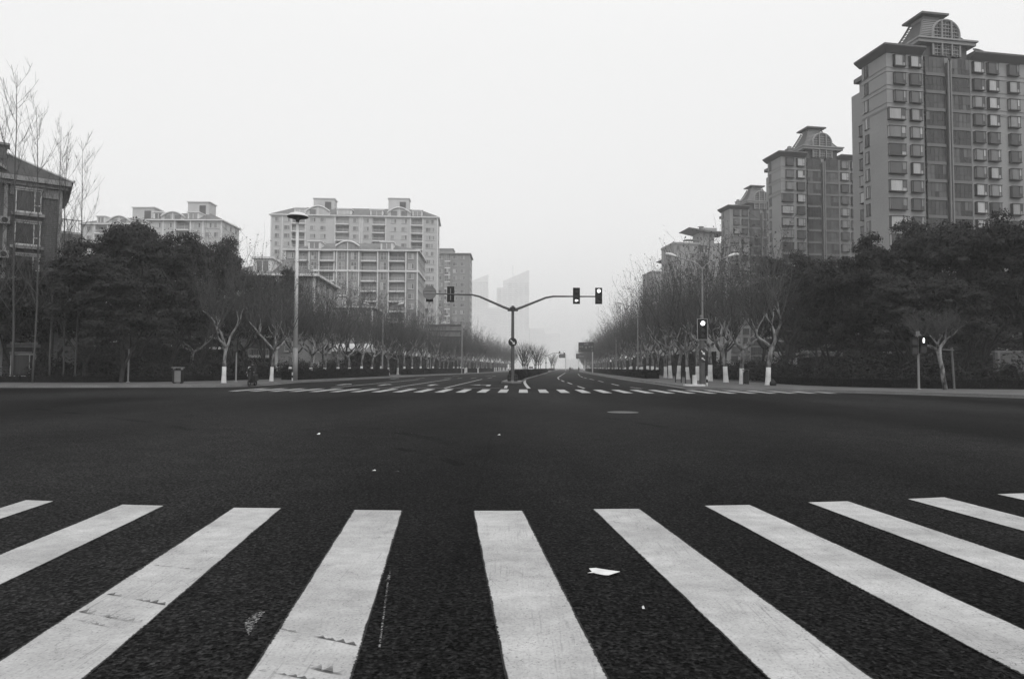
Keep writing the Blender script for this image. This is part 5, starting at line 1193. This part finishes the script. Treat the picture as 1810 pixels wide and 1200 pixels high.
def rider(label, loc, rz, s=1.0, seat=.78, hand=(.28,-.42,1.0), foot=(.13,-.18,.32), lean=-.10, coat=CLOTH, helmet=True, knee=None, name='person'):
    """seated rider facing -y; origin at the ground between the wheels"""
    kx = knee or (.17, -.34, seat-.05); hx, hy, hzz = hand; fx, fy, fz = foot
    J = dict(pel=((0,.16,seat+.08),.15), wst=((0,.14,seat+.28),.14), chs=((0,.14+lean*.8,seat+.50),.17), nck=((0,.14+lean,seat+.64),.065), hd0=((0,.12+lean,seat+.74),.085), hd1=((0,.11+lean,seat+.86),.085),
             shl=((.17,.12+lean,seat+.55),.075), ell=((.28,-.06+lean,seat+.36),.052), wrl=((hx,hy+.06,hzz+.02),.038), hal=((hx-.02,hy,hzz),.04), shr=((-.17,.12+lean,seat+.55),.075), elr=((-.28,-.06+lean,seat+.36),.052), wrr=((-hx,hy+.06,hzz+.02),.038), har=((-hx+.02,hy,hzz),.04),
             hpl=((.10,.12,seat+.05),.10), knl=(kx,.072), anl=((fx,fy+.08,fz+.08),.05), tol=((fx,fy-.08,fz+.03),.045), hpr=((-.10,.12,seat+.05),.10), knr=((-kx[0],kx[1],kx[2]),.072), anr=((-fx,fy+.08,fz+.08),.05), tor=((-fx,fy-.08,fz+.03),.045))
    o = skin_body(name, J, BE, coat, None, 2); o.location = loc; o.rotation_euler = (0, 0, rz); o.scale = (s, s, s); tag(o, label, 'person')
    c = Vector((0, .10+lean, seat+.82)); m = MB()
    m.lathe([(0,-.12),(.05,-.11),(.085,-.04),(.092,.03),(.07,.10),(0,.13)], 14, 0, c); m.tube([c+Vector((0,-.085,.02)), c+Vector((0,-.115,-.025))], [.012,.018], 6, 0); m.box(c.x-.03,c.x+.03,c.y-.094,c.y-.08,c.z-.07,c.z-.058, 1)
    for s_ in (-1, 1): m.box(c.x+s_*.035-.014, c.x+s_*.035+.014, c.y-.092, c.y-.08, c.z+.0, c.z+.015, 1); m.tube([c+Vector((s_*.09,0,.0)), c+Vector((s_*.105,.01,0))], .022, 6, 0)
    m.build('face', [SKIN, BLACK], o, True)
    m = MB(); m.lathe([(.105,-.02),(.125,.03),(.12,.09),(.08,.145),(0,.165)] if helmet else [(.094,.0),(.105,.05),(.09,.10),(.05,.135),(0,.145)], 14, 0, c+Vector((0,.015,0))); m.build('helmet' if helmet else 'hair', BLACK, o, True)
    for s_ in (-1, 1):                       # fingers wrapped round the grips
        for k in range(4): x = s_*(hx-.02)+s_*(-.03+.02*k); m = None
    fm = MB()
    for s_ in (-1, 1):
        for k in range(4): x = s_*(hx-.02)+(-.033+.022*k); L_ = (.03,.036,.034,.026)[k]; fm.tube([(x,hy-.02,hzz+.02),(x,hy-.02-L_,hzz+.0),(x,hy-.01-L_*.6,hzz-.035)], .0095, 6)
        fm.tube([(s_*(hx-.06), hy+.02, hzz), (s_*(hx-.075), hy-.02, hzz-.02)], .010, 6)
    fm.build('fingers', SKIN, o, True)
    return o
def wheel(parent, y, r_, wd, z=None):
    T = Matrix.Translation((0, y, r_)); m = MB(); n = 24; pts = [(0, r_*.9*math.cos(6.2832*k/n), r_*.9*math.sin(6.2832*k/n)) for k in range(n+1)]; m.tube(pts, wd/2, 8, 0, cap=False)
    w_ = m.build('tyre', RUBBER, parent, True); w_.location = (0, y, r_); m = MB(); m.tube([(-wd*.4,0,0),(wd*.4,0,0)], .04, 8); m.tube([(0, r_*.78*math.cos(6.2832*k/n), r_*.78*math.sin(6.2832*k/n)) for k in range(n+1)], .012, 5)
    for k in range(8): m.tube([(0,0,0),(0, r_*.78*math.cos(.785*k), r_*.78*math.sin(.785*k))], .006, 4)
    m.build('rim', GALV, w_); return w_
q = XD(446.5, 49.6); r_ = thing('motor_scooter', 'dark motor scooter stopped at the left kerb, seen from the front quarter', 'scooter', (q.x, 49.6, 0), .02)
wheel(r_, -.62, .23, .1); wheel(r_, .62, .23, .11)
m = MB(); m.box(-.15,.15,-.30,.35,.22,.30); m.add([(-.16,-.32,.25),(.16,-.32,.25),(.20,-.44,.60),(.17,-.46,.92),(-.17,-.46,.92),(-.20,-.44,.60),(-.14,-.25,.25),(.14,-.25,.25),(.14,-.38,.9),(-.14,-.38,.9)], [(0,1,2,5),(5,2,3,4),(6,9,8,7),(0,6,7,1),(1,7,8,3,2),(0,5,4,9,6),(4,3,8,9)])
m.add([(-.16,.02,.28),(.16,.02,.28),(.17,.85,.42),(-.17,.85,.42),(-.13,.05,.70),(.13,.05,.70),(.13,.85,.74),(-.13,.85,.74)], [(0,1,5,4),(1,2,6,5),(2,3,7,6),(3,0,4,7),(4,5,6,7),(3,2,1,0)]); m.build('body', CLOTH, r_)
m = MB(); m.add([(-.14,.0,.71),(.14,.0,.71),(.14,.8,.75),(-.14,.8,.75),(-.12,.03,.80),(.12,.03,.80),(.12,.76,.85),(-.12,.76,.85)], [(0,1,5,4),(1,2,6,5),(2,3,7,6),(3,0,4,7),(4,5,6,7)]); m.build('saddle', BLACK, r_)
m = MB(); m.tube([(0,-.62,.23),(0,-.46,.75),(0,-.40,1.0)], .03, 8); m.tube([(-.33,-.36,1.0),(-.12,-.42,1.02),(.12,-.42,1.02),(.33,-.36,1.0)], .016, 6)
for s_ in (-1, 1): m.tube([(s_*.2,-.42,1.02),(s_*.27,-.43,1.2)], .007, 5); m.disc((s_*.27, 1.24), .055, -.44, -.42, 12, 0)
m.build('handlebar', BLACK, r_)
m = MB(); m.tube([(-.09,-.62,.46),(0,-.74,.42),(.09,-.62,.46)], .03, 6); m.add([(-.07,-.80,.30),(.07,-.80,.30),(.07,-.60,.52),(-.07,-.60,.52),(.07,-.42,.44),(-.07,-.42,.44)], [(0,1,2,3),(3,2,4,5)]); m.build('mudguard', CLOTH, r_)
m = MB(); m.disc((0, .86), .075, -.50, -.46, 16, 0); m.build('headlight', LENS, r_)
o = rider('person in dark clothes with a pale shoulder bag riding the scooter at the left kerb', (q.x, 49.6, 0), .02, 1.0)
m = MB(); m.lathe([(0,-.14),(.1,-.12),(.13,0),(.1,.12),(0,.14)], 10, 0, (-.24, .1, 1.28)); m.build('shoulder_pad', CLOTHP, o, True); 
m = MB(); m.box(-.26,-.10,-.34,-.10,.70,.86); b_ = m.build('bag', CLOTHP, o)
def cyclist(label, blabel, px, D, rz, s=1.0):
    q = XD(px, D); r_ = thing('bicycle', blabel, 'bicycle', (q.x, D, 0), rz, 'bicycles far down the road'); wheel(r_, -.52, .33, .045); wheel(r_, .52, .33, .045)
    m = MB(); 
    for p in (((0,-.52,.33),(0,-.40,.85)), ((0,-.42,.78),(0,.18,.80)), ((0,-.40,.72),(0,.05,.30)), ((0,.05,.30),(0,.2,.88)), ((0,.05,.30),(0,.52,.33)), ((0,.17,.78),(0,.52,.33)), ((0,-.40,.85),(0,-.38,1.0))): m.tube(p, .018, 6)
    m.tube([(-.28,-.34,1.0),(0,-.38,1.0),(.28,-.34,1.0)], .014, 6); m.build('frame', BLACK, r_); m = MB(); m.box(-.08,.08,.06,.32,.88,.93); m.build('saddle', BLACK, r_)
    o = rider(label, (q.x, D, 0), rz, s, seat=.86, hand=(.27,-.34,1.02), foot=(.10,.0,.16), lean=-.16, helmet=False, knee=(.11,-.2,.62)); o['group'] = 'cyclists far down the road'
cyclist('nearer of two dark clad cyclists riding in the hazy lanes', 'bicycle under the nearer hazy cyclist', 1007.5, 196, .05, 1.0); cyclist('farther dark clad cyclist to the right in the hazy lanes', 'bicycle under the farther right hand cyclist', 1023, 235, -.1, 1.0)
# ------------------------------------------------------------------ far vehicles
def car(label, px, D, mt, van=False, grp=None):
    q = XD(px, D); r_ = thing('parked_van' if van else 'car', label, 'van' if van else 'car', (q.x, D, 0), 0, grp); Hh = 1.95 if van else 1.45
    prof = [(-2.1,.35),(-2.15,.75),(-1.9,1.0),(-1.25,1.1),(-.75,Hh-.1),(-.3,Hh),(1.6 if van else .8,Hh),(2.1 if van else 1.5,1.15),(2.15,.9),(2.15,.35)]
    m = MB(); n = len(prof); vs = [(-.85*(.82 if z > 1.3 else 1), y, z) for y, z in prof]+[(.85*(.82 if z > 1.3 else 1), y, z) for y, z in prof]
    m.add(vs, [tuple(range(n)), tuple(reversed(range(n, 2*n)))]+[(i+n, (i+1) % n+n, (i+1) % n, i) for i in range(n)]); m.build('body', mt, r_)
    m = MB(); m.add([(-.70,-1.18,1.15),(.70,-1.18,1.15),(.62,-.80,Hh-.14),(-.62,-.80,Hh-.14)], [(0,1,2,3)]); w_ = m.build('windscreen', GL_D, r_); w_.location = (0,-.06,.03)
    for s_ in (-1, 1):
        MB().box(s_*.62-.14, s_*.62+.14, -2.2, -2.12, .66, .82).build('headlight', LENS, r_)
        for y in (-1.35, 1.35):
            m = MB(); m.tube([(s_*.72,y,.32),(s_*.87,y,.32)], .32, 16, 0); m.tube([(s_*.86,y,.32),(s_*.88,y,.32)], .18, 12, 1); m.build('wheel', [RUBBER, GALV], r_)
    MB().box(-.5,.5,-2.19,-2.13,.42,.62).build('grille', BLACK, r_)
car('white van far off in the left lanes, seen between the median trees', 938.5, 232, CARW, True); car('grey hazy car far down the right lanes', 1010, 300, CARG)
random.seed(1)
# ------------------------------------------------------------------ haze
hz = MB().box(-1490, 1490, -180, 1480, -1.2, 72).build('haze', [])
hm = bpy.data.materials.new('haze'); hm.use_nodes = True; nt = hm.node_tree; nt.nodes.clear()
pv = nt.nodes.new('ShaderNodeVolumePrincipled'); pv.inputs['Density'].default_value = HAZE
pv.inputs['Color'].default_value = (HAZE_COL,)*3+(1,); pv.inputs['Anisotropy'].default_value = 0.0
mo = nt.nodes.new('ShaderNodeOutputMaterial'); nt.links.new(pv.outputs[0], mo.inputs['Volume']); hz.data.materials.append(hm)
tag(hz, kind='stuff')
